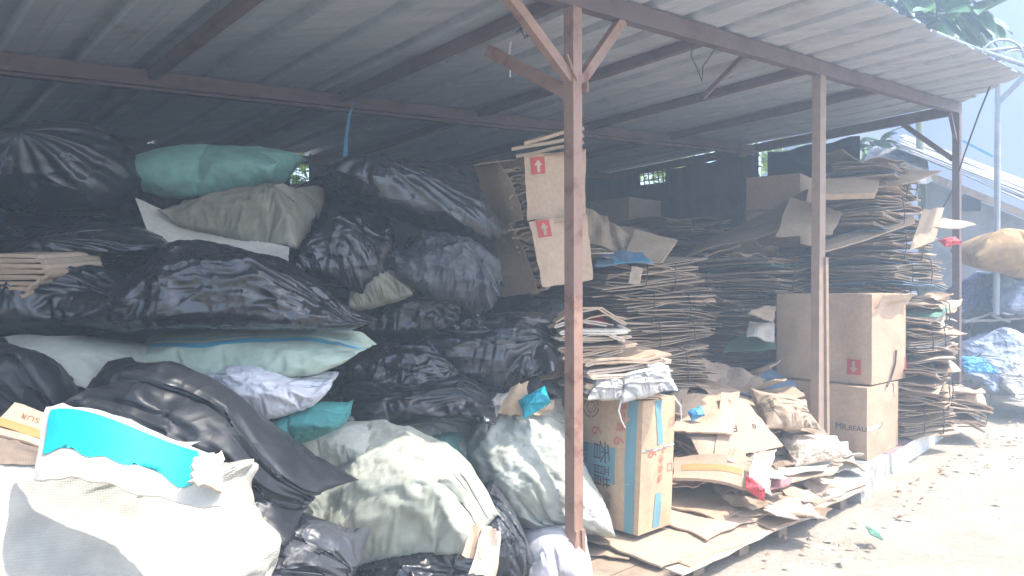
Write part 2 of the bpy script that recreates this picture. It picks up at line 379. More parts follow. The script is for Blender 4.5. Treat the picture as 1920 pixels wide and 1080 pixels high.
# ------------------------------------------------------------------ cardboard helpers
def sheet_mb(mb, corners, th=.006, curl=.01, n=8, m=6, seed=0, rag=.006, mi=0, bend=None, freq=2.):
    """board between four corners (ccw), bowed, with ragged edges and real thickness"""
    c = [Vector(p) for p in corners]; nn = (c[1]-c[0]).cross(c[3]-c[0]).normalized(); vs = []; fs = []
    ex = (c[1]-c[0]).normalized(); ey = (c[3]-c[0]).normalized()
    for side in (0, 1):
        for j in range(m+1):
            for i in range(n+1):
                s, t = i/n, j/m
                p = (c[0]*(1-s)+c[1]*s)*(1-t)+(c[3]*(1-s)+c[2]*s)*t
                h = noise.noise(Vector((s*freq+seed*3.7, t*freq+seed*1.3, seed*.77)))*curl
                if bend: h += bend(s, t)
                e = Vector()
                if rag:
                    if i in (0, n): e += ex*noise.noise(Vector((t*9, seed*2.1, i)))*rag*2
                    if j in (0, m): e += ey*noise.noise(Vector((s*9, seed*4.1, j+7)))*rag*2
                vs.append(p+nn*(h+(th if side else 0))+e)
    k_ = (n+1)*(m+1); I = lambda s, i, j: s*k_+j*(n+1)+i
    for j in range(m):
        for i in range(n):
            fs.append((I(1, i, j), I(1, i+1, j), I(1, i+1, j+1), I(1, i, j+1))); fs.append((I(0, i, j+1), I(0, i+1, j+1), I(0, i+1, j), I(0, i, j)))
    for i in range(n): fs.append((I(0, i, 0), I(0, i+1, 0), I(1, i+1, 0), I(1, i, 0))); fs.append((I(0, i+1, m), I(0, i, m), I(1, i, m), I(1, i+1, m)))
    for j in range(m): fs.append((I(0, 0, j+1), I(0, 0, j), I(1, 0, j), I(1, 0, j+1))); fs.append((I(0, n, j), I(0, n, j+1), I(1, n, j+1), I(1, n, j)))
    return mb.add(vs, fs, mi)
def sheet(name, corners, mat, label=None, cat=None, group=None, parent=None, **k):
    mb = MB(); sheet_mb(mb, corners, **k)
    o = mb.build(name, M[mat], parent)
    if not parent: tag(o, label, cat, group)
    return o
def rect(c, ex, ey): c = Vector(c); return [c-ex-ey, c+ex-ey, c+ex+ey, c-ex+ey]
# a few flattened-carton meshes shared by the sheets of the bundles: top board, slot, lower board
SHEETS = []
for q in range(9):
    r_ = random.Random(q+50); mb = MB()
    L, Wd = 1., r_.uniform(.92, 1.)
    bow = r_.uniform(-.02, .03)
    for h in ((0, .014) if q % 3 else (0,)):
        sheet_mb(mb, [(-.5+r_.uniform(0, .03), -.5*Wd, h), (.5-r_.uniform(0, .05), -.5*Wd, h), (.5, .5*Wd, h), (-.5, .5*Wd, h)], .006, .035, 9, 7, q*3.3+h*40, .014, bend=lambda s, t: bow*((2*s-1)**2)-.012*(2*t-1)**2)
    me = mb.mesh('flattened_carton'); SHEETS.append(me)
def bundle(pos, yaw, L, Wd, H, n, label, mats=('card', 'card_dark'), tilt=(0, 0), strings=2, seed=0, group='tied bundles of flattened cartons', jit=.05, strap='string'):
    r_ = random.Random(seed*13+5)
    e = empty('cardboard_bundle', pos, label, 'cardboard bundle', group)
    mtx = Euler((tilt[0], tilt[1], yaw)).to_matrix()
    for i in range(n):
        me = SHEETS[r_.randrange(len(SHEETS))].copy() if False else SHEETS[r_.randrange(len(SHEETS))]
        mname = mats[0] if r_.random() < .62 else mats[min(len(mats)-1, 1+r_.randrange(max(1, len(mats)-1)))]
        key = (me.name, mname)
        me2 = CACHE.get(key)
        if me2 is None:
            me2 = me.copy(); me2.materials.clear(); me2.materials.append(M[mname]); CACHE[key] = me2
        o = bpy.data.objects.new('cardboard_sheet', me2); COL.objects.link(o); o.parent = e
        o.location = mtx @ Vector((r_.gauss(0, jit*.6), r_.gauss(0, jit*.6), H*(i+.2)/n))
        o.rotation_euler = (tilt[0]+r_.gauss(0, .015), tilt[1]+r_.gauss(0, .015), yaw+r_.gauss(0, .045)+(math.pi if r_.random() < .5 else 0))
        o.scale = (L*r_.uniform(.82, 1.06), Wd*r_.uniform(.82, 1.06), r_.uniform(.7, 1.2)*H/n/.026)
    for q in range(strings):
        t = (q+1)/(strings+1)-.5+r_.uniform(-.05, .05)
        mb = MB(); hw, hh = Wd*.53, H/2+.012
        pts = [mtx @ Vector((t*L, y, H/2+z)) for y, z in ((-hw, -hh*.8), (-hw-.012, 0), (-hw, hh*.85), (-hw*.8, hh), (0, hh+.006), (hw*.8, hh), (hw, hh*.8), (hw+.01, 0), (hw, -hh), (0, -hh-.005), (-hw, -hh*.8))]
        mb.tube([p+Vector(pos) for p in pts], .0045, 5)
        mb.build('tie_string', M[strap], e)
    return e
CACHE = {}

class Carton:
    """box carton at shed-aligned corner; faces l (towards -U) and r (towards -V), decals follow the dented faces"""
    def __init__(s, corner, lv, lu, h, dent=.008, seed=0, eu=U, ev=V, lean=Vector((0, 0, 0))):
        s.c = Vector(corner); s.lu, s.lv, s.h, s.d, s.seed = lu, lv, h, dent, seed; s.eu, s.ev = eu, ev; s.lean = lean
    def pt(s, face, a, b, off=0.):   # a 0..1 from the near corner outward, b 0..1 up
        k_ = 1-.0
        if face == 'l': p = s.c+s.ev*(s.lv*a); nrm = -s.eu
        elif face == 'r': p = s.c+s.eu*(s.lu*a); nrm = -s.ev
        elif face == 'bl': p = s.c+s.eu*s.lu+s.ev*(s.lv*a); nrm = s.eu
        else: p = s.c+s.ev*s.lv+s.eu*(s.lu*a); nrm = s.ev
        p = p+Vector((0, 0, s.h*b))+s.lean*b
        e = min(a, 1-a, b, 1-b)
        bul = s.d*2.2*min(1, e*4)*(.4+nz((a*1.6, b*1.6, s.seed+len(face))))+s.d*.9*nz((a*5, b*5, s.seed*2+3))*min(1, e*8)
        wob = s.d*.8*nz((p.x*4, p.y*4, p.z*4), s.seed)
        return p+nrm*(bul+off)+s.eu*wob+s.ev*wob*.7
    def top(s, a, b):
        p = s.c+s.eu*(s.lu*a)+s.ev*(s.lv*b)+Vector((0, 0, s.h))+s.lean
        if a in (0, 1) or b in (0, 1):
            f, q = ('l', b) if a == 0 else ('bl', b) if a == 1 else ('r', a) if b == 0 else ('br', a)
            return s.pt(f, q, 1)
        return p+Vector((0, 0, s.d*.8*nz((a*3, b*3, s.seed))-(.008 if abs(b-.5) < .04 else 0)))
    def build(s, parent, mat, topcover=True, n=14, flaps=True):
        mb = MB()
        for f, flip in (('l', 1), ('r', 0), ('bl', 0), ('br', 1)):
            vs = [s.pt(f, i/n, j/n) for j in range(n+1) for i in range(n+1)]
            fs = [(j*(n+1)+i, j*(n+1)+i+1, (j+1)*(n+1)+i+1, (j+1)*(n+1)+i) for j in range(n) for i in range(n)]
            mb.add(vs, [q[::-1] for q in fs] if flip else fs)
        if topcover:
            vs = [s.top(i/n, j/n) for j in range(n+1) for i in range(n+1)]
            mb.add(vs, [(j*(n+1)+i, j*(n+1)+i+1, (j+1)*(n+1)+i+1, (j+1)*(n+1)+i) for j in range(n) for i in range(n)])
        return mb.build('carton_body', mat, parent, True)
    def decal(s, parent, name, face, a0, a1, b0, b1, mat, off=.0025, n=10, mask=None):
        mb = MB(); vs = [s.pt(face, a0+(a1-a0)*i/n, b0+(b1-b0)*j/n, off) for j in range(n+1) for i in range(n+1)]
        fs = [(j*(n+1)+i, j*(n+1)+i+1, (j+1)*(n+1)+i+1, (j+1)*(n+1)+i) for j in range(n) for i in range(n)]
        if face == 'l': fs = [f[::-1] for f in fs]
        mb.add(vs, fs); return mb.build(name, mat, parent, True)
    def poly(s, parent, name, face, pts2, mat, off=.004):
        """flat printed shape: triangulated 2-D mesh in face coordinates"""
        mb = MB()
        for tri in pts2: mb.add([s.pt(face, a, b, off) for a, b in tri], [list(range(len(tri)))])
        return mb.build(name, mat, parent)
    def text(s, parent, name, txt, face, a, b, hgt, mat, rotdeg=0, off=.004, mirror=False, wx=1.):
        V2, F2 = text_mesh(txt)
        c_, s_ = math.cos(R(rotdeg)), math.sin(R(rotdeg)); ln = s.lv if face == 'l' else s.lu
        vs = []
        for x, y in V2:
            x *= hgt*wx; y *= hgt; x, y = x*c_-y*s_, x*s_+y*c_
            if face == 'l': x = -x
            vs.append(s.pt(face, a+x/ln, b+y/s.h, off))
        mb = MB(); mb.add(vs, F2); return mb.build(name, mat, parent)
def text_mesh(txt):
    cu = bpy.data.curves.new('t', 'FONT'); cu.body = txt; cu.size = 1; cu.align_x = 'CENTER'; cu.align_y = 'CENTER'; cu.resolution_u = 3
    o = bpy.data.objects.new('t', cu); COL.objects.link(o); bpy.context.view_layer.update()
    me = bpy.data.meshes.new_from_object(o.evaluated_get(bpy.context.evaluated_depsgraph_get()))
    Vv = [(v_.co.x, v_.co.y) for v_ in me.vertices]; F = [list(p.vertices) for p in me.polygons]
    bpy.data.objects.remove(o); bpy.data.meshes.remove(me); return Vv, F
def arrow_up(a, b, wa, hb, down=False):
    """triangles of an arrow inside a wa x hb field centred a,b"""
    s_ = -1 if down else 1
    q = lambda x, y: (a+x*wa, b+s_*y*hb)
    return [[q(-.12, -.4), q(.12, -.4), q(.12, .08), q(-.12, .08)], [q(-.32, .05), q(.32, .05), q(0, .42)]]


# ================================================================== SETTING
def zg(a): return .05*max(0, min(a, 9)-2.5) if a > 2.5 else 0.
mb = MB(); xs = [-60, -20, -10, -5, -3] + [i*.5 for i in range(-4, 30)] + [16, 20, 30, 60]; ys = [-60, -20, -8, -4, -2, -1, 0, 1] + [2+i*.5 for i in range(24)] + [16, 20, 30, 60]
vs = []
for b in ys:
    for a in xs:
        p = S(a, b, 0); r_ = max(abs(a), abs(b))
        vs.append((p.x, p.y, zg(a)+(.018*nz((p.x*1.3, p.y*1.3, 0)) if r_ < 15 else 0)))
nx = len(xs)
mb.add(vs, [(j*nx+i, j*nx+i+1, (j+1)*nx+i+1, (j+1)*nx+i) for j in range(len(ys)-1) for i in range(nx-1)])
k = N('pale dusty ground'); v = k.coord()
base = k.mix(k.ramp(k.noise(v, 1.6, 8, .65), [(.38, (0,)*3), (.68, (1,)*3)]), (.285, .245, .195), (.35, .315, .265))
sp = k.ramp(k.noise(v, 26, 5, .7), [(.4, (.86,)*3), (.6, (1.04,)*3)]); base = k.mix(1., base, sp, 'MULTIPLY')
vo = k.n('TexVoronoi'); vo.inputs['Scale'].default_value = 34; k.l(v, vo.inputs['Vector'])
k.col(base); k.set(Roughness=.95, Specular_IOR_Level=.15)
b_ = k.bump(k.noise(v, 14, 8, .7), .5, .02); b_ = k.bump(vo.outputs['Distance'], .18, .01, b_); k.l(b_, k.b.inputs['Normal'])
g = mb.build('ground', k.m, None, True, (0, 0, 0)); tag(g, 'pale dusty earth ground strewn with gravel and scraps in front of the shed', 'ground', None, 'structure')

# stones, chips and dry leaves too many to count
mb = MB()
for i in range(750):
    a = rnd.uniform(-.5, 8.5); b = -.32-abs(rnd.gauss(0, .45)) if rnd.random() < .85 else rnd.uniform(-3.2, -.3)
    p = S(a, b, zg(a)); r_ = rnd.choice((.006, .008, .01, .014, .024))*(.8 if b > -.8 else .45) * rnd.uniform(.6, 1.3)
    vs = []
    for q in range(6):
        d_ = Vector([(1,0,0), (0,1,0), (-1,0,0), (0,-1,0), (0,0,.4), (0,0,-.4)][q]); d_ = Matrix.Rotation(i, 3, 'Z') @ d_
        vs.append(p+d_*r_*rnd.uniform(.7, 1.35))
    mb.add(vs, [(0,1,4), (1,2,4), (2,3,4), (3,0,4), (1,0,5), (2,1,5), (3,2,5), (0,3,5)], rnd.randrange(3))
tag(mb.build('gravel', [paint_mat('grey gravel', (.37, .345, .315), .9), paint_mat('tan gravel', (.38, .33, .27), .9), paint_mat('pale gravel', (.42, .39, .35), .9)], None, False, (3, 4, 0)), 'loose stones and gravel along the edge of the platform', 'gravel', None, 'stuff')
mb = MB()
for i in range(110):
    a = rnd.uniform(.3, 7.5); b = -.36-abs(rnd.gauss(0, .25)) if rnd.random() < .85 else rnd.uniform(-2.4, -.3); p = S(a, b, zg(a)+rnd.uniform(.012, .035))
    t = rnd.uniform(0, 6.28); ex = Vector((math.cos(t), math.sin(t), rnd.uniform(-.4, .4)))*rnd.uniform(.012, .035); ey = Vector((-math.sin(t), math.cos(t), rnd.uniform(-.4, .4)))*rnd.uniform(.008, .03)
    up = Vector((0, 0, rnd.uniform(.002, .012)))
    mb.add([p-ex, p-ey*.9+up, p+ex, p+ey+up, p+up*2], [(0, 1, 4), (1, 2, 4), (2, 3, 4), (3, 0, 4)], rnd.choice((0, 0, 1, 2)))
tag(mb.build('litter', [M['card_light'], paint_mat('dry leaf', (.22, .14, .08), .8), M['paper']], None, False, (3, 4, 0)), 'tiny dry leaves and paper crumbs on the earth by the platform', 'litter', None, 'stuff')

# kerb
mb = MB()
def kerb(a0, b0, a1, b1, h, wd, mi_face, mi_top):
    n_ = 6; f = []; 
    for i in range(n_+1):
        t = i/n_; a = a0+(a1-a0)*t; b = b0+(b1-b0)*t; z = zg(a)
        j_ = .01*nz((a*3, b*3, 2))
        f.append((S(a, b+j_, z-.05), S(a, b+.012+j_, z+h+j_*.5), S(a, b+wd, z+h+.004), S(a, b+wd, z-.05)))
    for i in range(n_):
        p, q = f[i], f[i+1]
        mb.add([p[0], q[0], q[1], p[1]], [(0, 1, 2, 3)], mi_face); mb.add([p[1], q[1], q[2], p[2]], [(0, 1, 2, 3)], mi_top); mb.add([p[2], q[2], q[3], p[3]], [(0, 1, 2, 3)], mi_face)
    mb.add(list(f[0]), [(0, 1, 2, 3)], mi_face); mb.add(list(f[-1]), [(3, 2, 1, 0)], mi_face)
kerb(2.62, -.29, 3.46, -.17, .145, .2, 0, 0); kerb(3.48, -.185, 5.4, -.06, .15, .24, 1, 2)
kb = mb.build('kerb', [M['concrete'], M['white_paint'], M['maroon']], None); tag(kb, 'low concrete kerb, its far length painted white with a faded maroon top', 'kerb', None, 'structure')

# ------------------------------------------------------------------ shed
shed = empty('open_shed', S(0, 0, 0), 'open lean-to shed of red brown steel posts under a corrugated metal roof', 'shed')
A0, A1, B0_, B1_ = -4.5, 5.72, -.75, 4.62
def prof(a):
    t = abs((a/.37) % 1.-.5)
    return .05*min(1, max(0, (.15-t)/.05)) + .006*max(0, 1-abs(t-.42)/.03)
na = 0
a_ = A0
while a_ < A1-.01:
    a_e = min(a_+1.11, A1); mb = MB(); cols = []
    x = a_-.03
    knots = []
    while x < a_e+.031:
        knots.append(x); x += .0125
    nb = 14; vs = []; lift = .002*(na % 2)
    for jb in range(nb+1):
        for a in knots:
            b0 = B0_+.03*noise.noise(Vector((a*2.1, na*3.1, 0)))+ (max(0, a-4.72)*.75 if a > 4.72 else 0) + (.035 if prof(a) > .02 else 0)
            b = b0+(B1_-b0)*jb/nb
            vs.append(S(a, b, roofz(a, b)+.045+prof(a)+lift+.012*noise.noise(Vector((a*.8, b*.8, 5)))-(.03*max(0, a-3.4)/2 if b < 0 else 0)*min(1, -b/.7 if b < 0 else 0)))
    kn = len(knots)
    fs = [(j*kn+i, (j+1)*kn+i, (j+1)*kn+i+1, j*kn+i+1) for j in range(nb) for i in range(kn-1)]
    mb.add(vs, fs); mb.build('roof_sheet', M['galv'], shed); a_ += 1.11; na += 1
def rbar(name, a0, b0, a1, b1, wd, ht, mat='post_dark', dz=0.):
    mb = MB(); mb.bar(S(a0, b0, roofz(a0, b0)+dz), S(a1, b1, roofz(a1, b1)+dz), wd, ht); return mb.build(name, M[mat], shed)
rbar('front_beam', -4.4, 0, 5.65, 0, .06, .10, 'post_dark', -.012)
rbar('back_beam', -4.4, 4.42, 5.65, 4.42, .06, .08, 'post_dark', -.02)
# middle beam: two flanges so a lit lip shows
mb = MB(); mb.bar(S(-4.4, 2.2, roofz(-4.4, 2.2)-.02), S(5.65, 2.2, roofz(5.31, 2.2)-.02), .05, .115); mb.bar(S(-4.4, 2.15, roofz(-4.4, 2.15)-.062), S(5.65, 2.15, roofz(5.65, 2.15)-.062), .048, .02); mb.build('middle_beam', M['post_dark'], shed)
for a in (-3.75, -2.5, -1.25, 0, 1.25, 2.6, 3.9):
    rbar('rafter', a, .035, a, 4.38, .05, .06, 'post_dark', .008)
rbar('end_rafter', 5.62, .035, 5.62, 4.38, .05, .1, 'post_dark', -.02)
sq = lambda mb, p, q, wd: mb.bar(p, q, wd, wd)
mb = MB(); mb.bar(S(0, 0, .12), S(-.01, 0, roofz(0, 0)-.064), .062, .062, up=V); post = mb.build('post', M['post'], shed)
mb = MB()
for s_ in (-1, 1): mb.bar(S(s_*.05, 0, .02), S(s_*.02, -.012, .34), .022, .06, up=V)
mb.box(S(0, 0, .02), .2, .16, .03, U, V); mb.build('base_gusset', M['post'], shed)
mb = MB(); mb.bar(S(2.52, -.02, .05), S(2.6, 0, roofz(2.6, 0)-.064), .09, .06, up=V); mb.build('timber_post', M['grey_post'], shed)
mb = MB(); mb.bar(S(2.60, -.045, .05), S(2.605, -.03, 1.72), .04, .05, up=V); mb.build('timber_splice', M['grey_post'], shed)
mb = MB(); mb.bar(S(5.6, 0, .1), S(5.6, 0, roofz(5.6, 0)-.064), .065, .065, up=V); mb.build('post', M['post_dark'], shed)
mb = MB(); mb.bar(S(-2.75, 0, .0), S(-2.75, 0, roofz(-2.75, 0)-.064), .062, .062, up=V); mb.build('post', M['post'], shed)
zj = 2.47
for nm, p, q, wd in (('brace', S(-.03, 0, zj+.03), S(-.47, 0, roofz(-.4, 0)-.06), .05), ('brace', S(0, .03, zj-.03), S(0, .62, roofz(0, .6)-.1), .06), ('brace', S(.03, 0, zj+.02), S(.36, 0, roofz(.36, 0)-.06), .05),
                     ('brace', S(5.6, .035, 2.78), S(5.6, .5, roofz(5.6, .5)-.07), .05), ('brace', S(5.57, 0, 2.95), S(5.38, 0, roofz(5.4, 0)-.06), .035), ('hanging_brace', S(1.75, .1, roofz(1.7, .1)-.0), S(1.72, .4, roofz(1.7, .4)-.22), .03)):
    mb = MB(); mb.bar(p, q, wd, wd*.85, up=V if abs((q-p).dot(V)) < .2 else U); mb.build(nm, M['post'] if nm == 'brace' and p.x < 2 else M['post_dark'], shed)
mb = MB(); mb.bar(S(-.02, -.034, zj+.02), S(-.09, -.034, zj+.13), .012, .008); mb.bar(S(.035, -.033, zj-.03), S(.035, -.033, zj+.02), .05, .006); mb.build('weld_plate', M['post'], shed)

# back and end walls of the lean-to: boards, mesh and tarps with gaps
def wall_panel(name, a0, b0, a1, b1, z0, ztop, mat, label, cat='wall panel', ribs=0, th=.03):
    mb = MB(); d_ = (S(a1, b1, 0)-S(a0, b0, 0)); L_ = d_.length; d_.normalize(); nn = Vector((-d_.y, d_.x, 0)); n_ = max(4, int(L_/.09)); vs = []
    for sd in (0, 1):
        for j in range(2):
            for i in range(n_+1):
                t = i/n_; p = S(a0+(a1-a0)*t, b0+(b1-b0)*t, 0)
                zt = ztop(t) if callable(ztop) else ztop
                off = .012*(i % 2)*ribs + .015*nz((t*6, j, 3))
                vs.append(p+nn*(off+sd*th)+Vector((0, 0, z0 if j == 0 else zt)))
    I = lambda sd, j, i: (sd*2+j)*(n_+1)+i; fs = []
    for i in range(n_):
        fs += [(I(0,0,i), I(0,1,i), I(0,1,i+1), I(0,0,i+1)), (I(1,0,i), I(1,0,i+1), I(1,1,i+1), I(1,1,i)), (I(0,1,i), I(1,1,i), I(1,1,i+1), I(0,1,i+1))]
    mb.add(vs, fs); return tag(mb.build(name, M[mat], None), label, cat)
rt = lambda a, b: roofz(a, b)
wall_panel('board_wall', -3.3, .1, -3.3, 4.46, 0, 2.1, 'dark_wall', 'unseen dark board wall added at the far left to block side light', 'wall', 1)  # out-of-view wall added to keep light from entering at the left
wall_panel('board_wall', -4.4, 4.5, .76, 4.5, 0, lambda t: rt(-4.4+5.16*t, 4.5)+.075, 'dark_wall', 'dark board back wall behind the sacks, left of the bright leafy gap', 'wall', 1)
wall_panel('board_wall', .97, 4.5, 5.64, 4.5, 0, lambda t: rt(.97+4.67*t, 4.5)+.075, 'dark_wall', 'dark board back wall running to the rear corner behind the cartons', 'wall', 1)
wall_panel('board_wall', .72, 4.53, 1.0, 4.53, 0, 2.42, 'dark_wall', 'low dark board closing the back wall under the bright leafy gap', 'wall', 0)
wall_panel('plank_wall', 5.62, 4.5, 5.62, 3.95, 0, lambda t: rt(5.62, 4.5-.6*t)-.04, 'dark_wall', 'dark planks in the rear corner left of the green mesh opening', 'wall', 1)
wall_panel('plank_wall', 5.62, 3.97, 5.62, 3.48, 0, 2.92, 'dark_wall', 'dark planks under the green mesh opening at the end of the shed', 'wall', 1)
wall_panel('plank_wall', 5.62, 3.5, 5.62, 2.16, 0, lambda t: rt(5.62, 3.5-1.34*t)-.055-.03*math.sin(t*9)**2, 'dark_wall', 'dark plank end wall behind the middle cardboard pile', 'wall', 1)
wall_panel('dark_tarp', 5.64, 2.04, 5.64, .96, .3, lambda t: rt(5.62, 2-1.1*t)-.085-.035*math.sin(t*7)**2, 'tarp', 'dark blue tarpaulin hung as an end wall behind the timber post', 'tarpaulin', 0, .008)
mb = MB()
for i in range(9):
    a = .74+.25*i/8; mb.tube([S(a, 4.47, 2.3), S(a, 4.47, 2.75)], .003, 4)
for j in range(6): mb.tube([S(.74, 4.47, 2.35+.08*j), S(.99, 4.47, 2.35+.08*j)], .003, 4)
tag(mb.build('wire_mesh', M['wire'], None), 'wire mesh across the small bright leafy gap in the back wall', 'mesh')
mb = MB()
for i in range(8):
    b = 3.42+.55*i/7; mb.tube([S(5.6, b, 2.85), S(5.6, b+.04, 3.13)], .009, 4)
for j in range(3): mb.tube([S(5.6, 3.42, 2.9+.08*j), S(5.6, 3.99, 2.88+.08*j)], .008, 4)
tag(mb.build('wire_mesh', M['wire'], None), 'bent wire mesh in the green opening high in the far corner', 'mesh')

# ------------------------------------------------------------------ platform
plat = empty('wooden_platform', S(1.2, .2, 0), 'low wooden pallet platform under the cardboard layers, beside the main post', 'platform')
for i, (b0, b1) in enumerate(((-.26, -.1), (-.09, .1), (.11, .32), (.33, .55))):
    mb = MB(); mb.box(S(1.0+.05*(i % 2), (b0+b1)/2, .085), 3.1, b1-b0, .026, U, V); mb.build('plank', M['wood'], plat)
for a in (-.3, .2, .7, 1.15, 1.6, 2.1, 2.45):
    mb = MB(); mb.box(S(a, .13, .036), .1, .74, .07, U, V, Vector((0, 0, 1))); mb.build('sleeper', M['wood'], plat)

# ================================================================== BACKGROUND ON THE RIGHT
mb = MB(); mb.box((22, 24, 6.5), 26, 6, 15, mi=0)
mb2 = MB(); bw = empty('blue_building', (22, 24, 0), 'tall pale blue rendered building filling the right background', 'building')
mb.build('wall', M['blue_wall'], bw)
mb = MB(); mb.box((22, 20.95, 13.95), 26.2, .3, .25); mb.build('parapet', M['white_wall'], bw)
ww = empty('white_house', W(1635, 300, 16), 'small white rendered house glimpsed between the dark tarpaulin and the pale blue building', 'house')
p = W(1632, 300, 17)
mb = MB(); mb.box((p.x, 18, 2.6), .95, 2, 5.2); mb.build('wall', M['white_wall'], ww)
for dx, dz in ((.2, 4.35), (.2, 3.95)):
    mb = MB(); mb.box((p.x+dx, 16.985, dz), .2, .05, .3); mb.build('window', M['window_dark'], ww)
mb = MB(); mb.box((p.x, 18, 5.26), 1.15, 2.2, .1); mb.build('roof_slab', M['grey_wall'], ww)

hut = empty('grey_hut', W(1850, 600, 10), 'low grey plank hut with a sloping roof of overlapping grey sheets behind the right post', 'hut')
nl, nr, fr_, fl_ = W(1690, 300, 10.2), W(1990, 422, 9.6), W(2010, 372, 11.6), W(1705, 258, 12.6)
def lerp4(s, t): return (nl*(1-s)+nr*s)*(1-t)+(fl_*(1-s)+fr_*s)*t
for i in range(6):
    t0, t1 = i/6-.02, (i+1)/6+.03; up = Vector((0, 0, .022*(6-i)))
    o = sheet('roof_sheet', [lerp4(-.03-.03*(i % 2), t0)+up, lerp4(1.04, t0)+up, lerp4(1.04, t1)+up*.4, lerp4(-.03, t1)+up*.4], 'fibre', parent=hut, th=.012, curl=.03, n=12, m=3, seed=i, rag=.012)
mb = MB(); mb.bar(lerp4(-.02, -.02)-Vector((0, 0, .05)), lerp4(1.0, -.02)-Vector((0, 0, .05)), .04, .09); mb.build('barge_board', M['wood'], hut)
mb = MB(); wl = nl+Vector((.5, .2, -.25)); wr_ = nr+Vector((.1, .2, -.1))
mb.hexa([Vector((wl.x, wl.y, 0)), Vector((wr_.x, wr_.y, 0)), Vector((wr_.x, wr_.y+.1, 0)), Vector((wl.x, wl.y+.1, 0)), wl, wr_, wr_+Vector((0, .1, 0)), wl+Vector((0, .1, 0))]); mb.build('plank_wall', M['grey_wall'], hut)
mb = MB(); c_ = (wl*.62+wr_*.38); c_ = Vector((c_.x-.12, c_.y-.0, 2.66)); mb.box(c_, .32, .05, .22); mb.build('window', M['window_dark'], hut)
mb = MB(); mb.bar(W(1805, 282, 10.9)+Vector((0, 0, .14)), W(1862, 312, 10.7)+Vector((0, 0, .14)), .05, .03); mb.build('blue_ridge_strip', M['ribbon'], hut)
# pale sheet heaped beside hut roof
o = sheet('pale_tarp', [W(1605, 352, 9.6), W(1748, 340, 9.5), W(1735, 285, 11), W(1630, 276, 11)], 'fibre', 'pale grey tarpaulin slung over the heap left of the hut roof', 'tarpaulin', n=16, m=12, curl=.12, seed=4, th=.01, freq=4)
mb = MB(); mb.box((4.9, 10.6, 1.3), .95, .7, 2.6); 
tag(mb.build('grey_crate', M['grey_wall'], None), 'grey boarded bin holding up the pale tarpaulin behind the cardboard', 'bin')
# canopy frame
can = empty('steel_canopy', W(1872, 600, 8.2), 'pale steel canopy frame with a round bracket at the far right', 'canopy')
mb = MB(); mb.tube([W(1872, 96, 8.2), W(1868, 590, 8.2)], .032, 10); mb.build('pole', M['steel'], can)
mb = MB(); mb.bar(W(1872, 192, 8.2), W(1935, 130, 8.0), .05, .05); mb.build('brace', M['steel'], can)
mb = MB(); mb.tube([W(1755, 62, 8.4), W(1830, 92, 8.2), W(1940, 128, 8.0)], .025, 8); mb.tube([W(1800, 92, 8.25), W(1860, 95, 8.2), W(1960, 82, 8.2)], .022, 8); mb.build('top_rail', M['steel'], can)
mb = MB(); mb.tube([W(1880+40*math.cos(t), 108-34*math.sin(t), 8.15) for t in [i*math.pi/10 for i in range(11)]], .014, 6); mb.tube([W(1905+25*math.cos(t), 112-18*math.sin(t), 8.15) for t in [i*math.pi/10 for i in range(11)]], .012, 6); mb.build('round_bracket', M['steel'], can)
# trees: tapered trunk, limbs and long drooping leaves
k = N('broad green leaf'); tone = k.ramp(k.n('NewGeometry').outputs['Random Per Island'], [(0, (.02, .07, .025)), (.55, (.035, .11, .035)), (1, (.10, .21, .04))])
k.col(tone); k.set(Roughness=.5, Specular_IOR_Level=.4); k.b.inputs['Transmission Weight'].default_value = 0; M['leaf'] = k.m
k = N('sunlit hedge leaf'); tone = k.ramp(k.n('NewGeometry').outputs['Random Per Island'], [(0, (.10, .19, .02)), (.5, (.2, .32, .03)), (1, (.33, .42, .06))])
k.col(tone); k.set(Roughness=.55); M['hedge'] = k.m
M['bark'] = paint_mat('greenish bark', (.20, .22, .15), .85, .3, None, 7)
def leaf(mb, p, d_, L_, wd, droop=.4, r_=rnd):
    d_ = d_.normalized(); sd = d_.cross(Vector((0, 0, 1)));
    if sd.length < .1: sd = Vector((1, 0, 0))
    sd.normalize(); sd = (Matrix.Rotation(r_.uniform(-.7, .7), 3, d_) @ sd); n_ = 6; vs = []
    for i in range(n_+1):
        t = i/n_; c_ = p+d_*L_*t-Vector((0, 0, droop*L_*t*t)); wv = wd*math.sin(math.pi*min(1, .08+t*.92))**.8*(1 if i < n_ else .1)
        vs += [c_-sd*wv/2, c_-Vector((0, 0, wd*.12)), c_+sd*wv/2]
    fs = []
    for i in range(n_):
        q = i*3; fs += [(q, q+1, q+4, q+3), (q+1, q+2, q+5, q+4)]
    mb.add(vs, fs)
def tree(name, base, top, r0, tufts, nleaf, L_, wd, label, cat='tree', mat='leaf'):
    e = empty(name, base, label, cat); r_ = random.Random(len(label))
    mb = MB(); base = Vector(base); top = Vector(top)
    mb.tube([base, base*.6+top*.4+Vector((.04, .02, 0)), base*.25+top*.75-Vector((.03, 0, 0)), top], r0, 9, r0*.5)
    for tf in tufts: mb.tube([top-(top-base)*.06, (top+Vector(tf))*.5+Vector((0, 0, .12)), Vector(tf)], r0*.45, 6, r0*.18)
    mb.build('trunk', M['bark'], e, True)
    mb = MB()
    for tf in tufts:
        for i in range(nleaf):
            t = r_.uniform(0, 6.28); el = r_.uniform(-.7, .8); d_ = Vector((math.cos(t)*math.cos(el), math.sin(t)*math.cos(el), math.sin(el)))
            leaf(mb, Vector(tf)+d_*.05-(Vector(tf)-top)*r_.uniform(0, .35), d_, L_*r_.uniform(.7, 1.2), wd*r_.uniform(.8, 1.2), r_.uniform(.25, .8), r_)
    mb.build('crown', M[mat], e, True); return e
d_ = 9.6
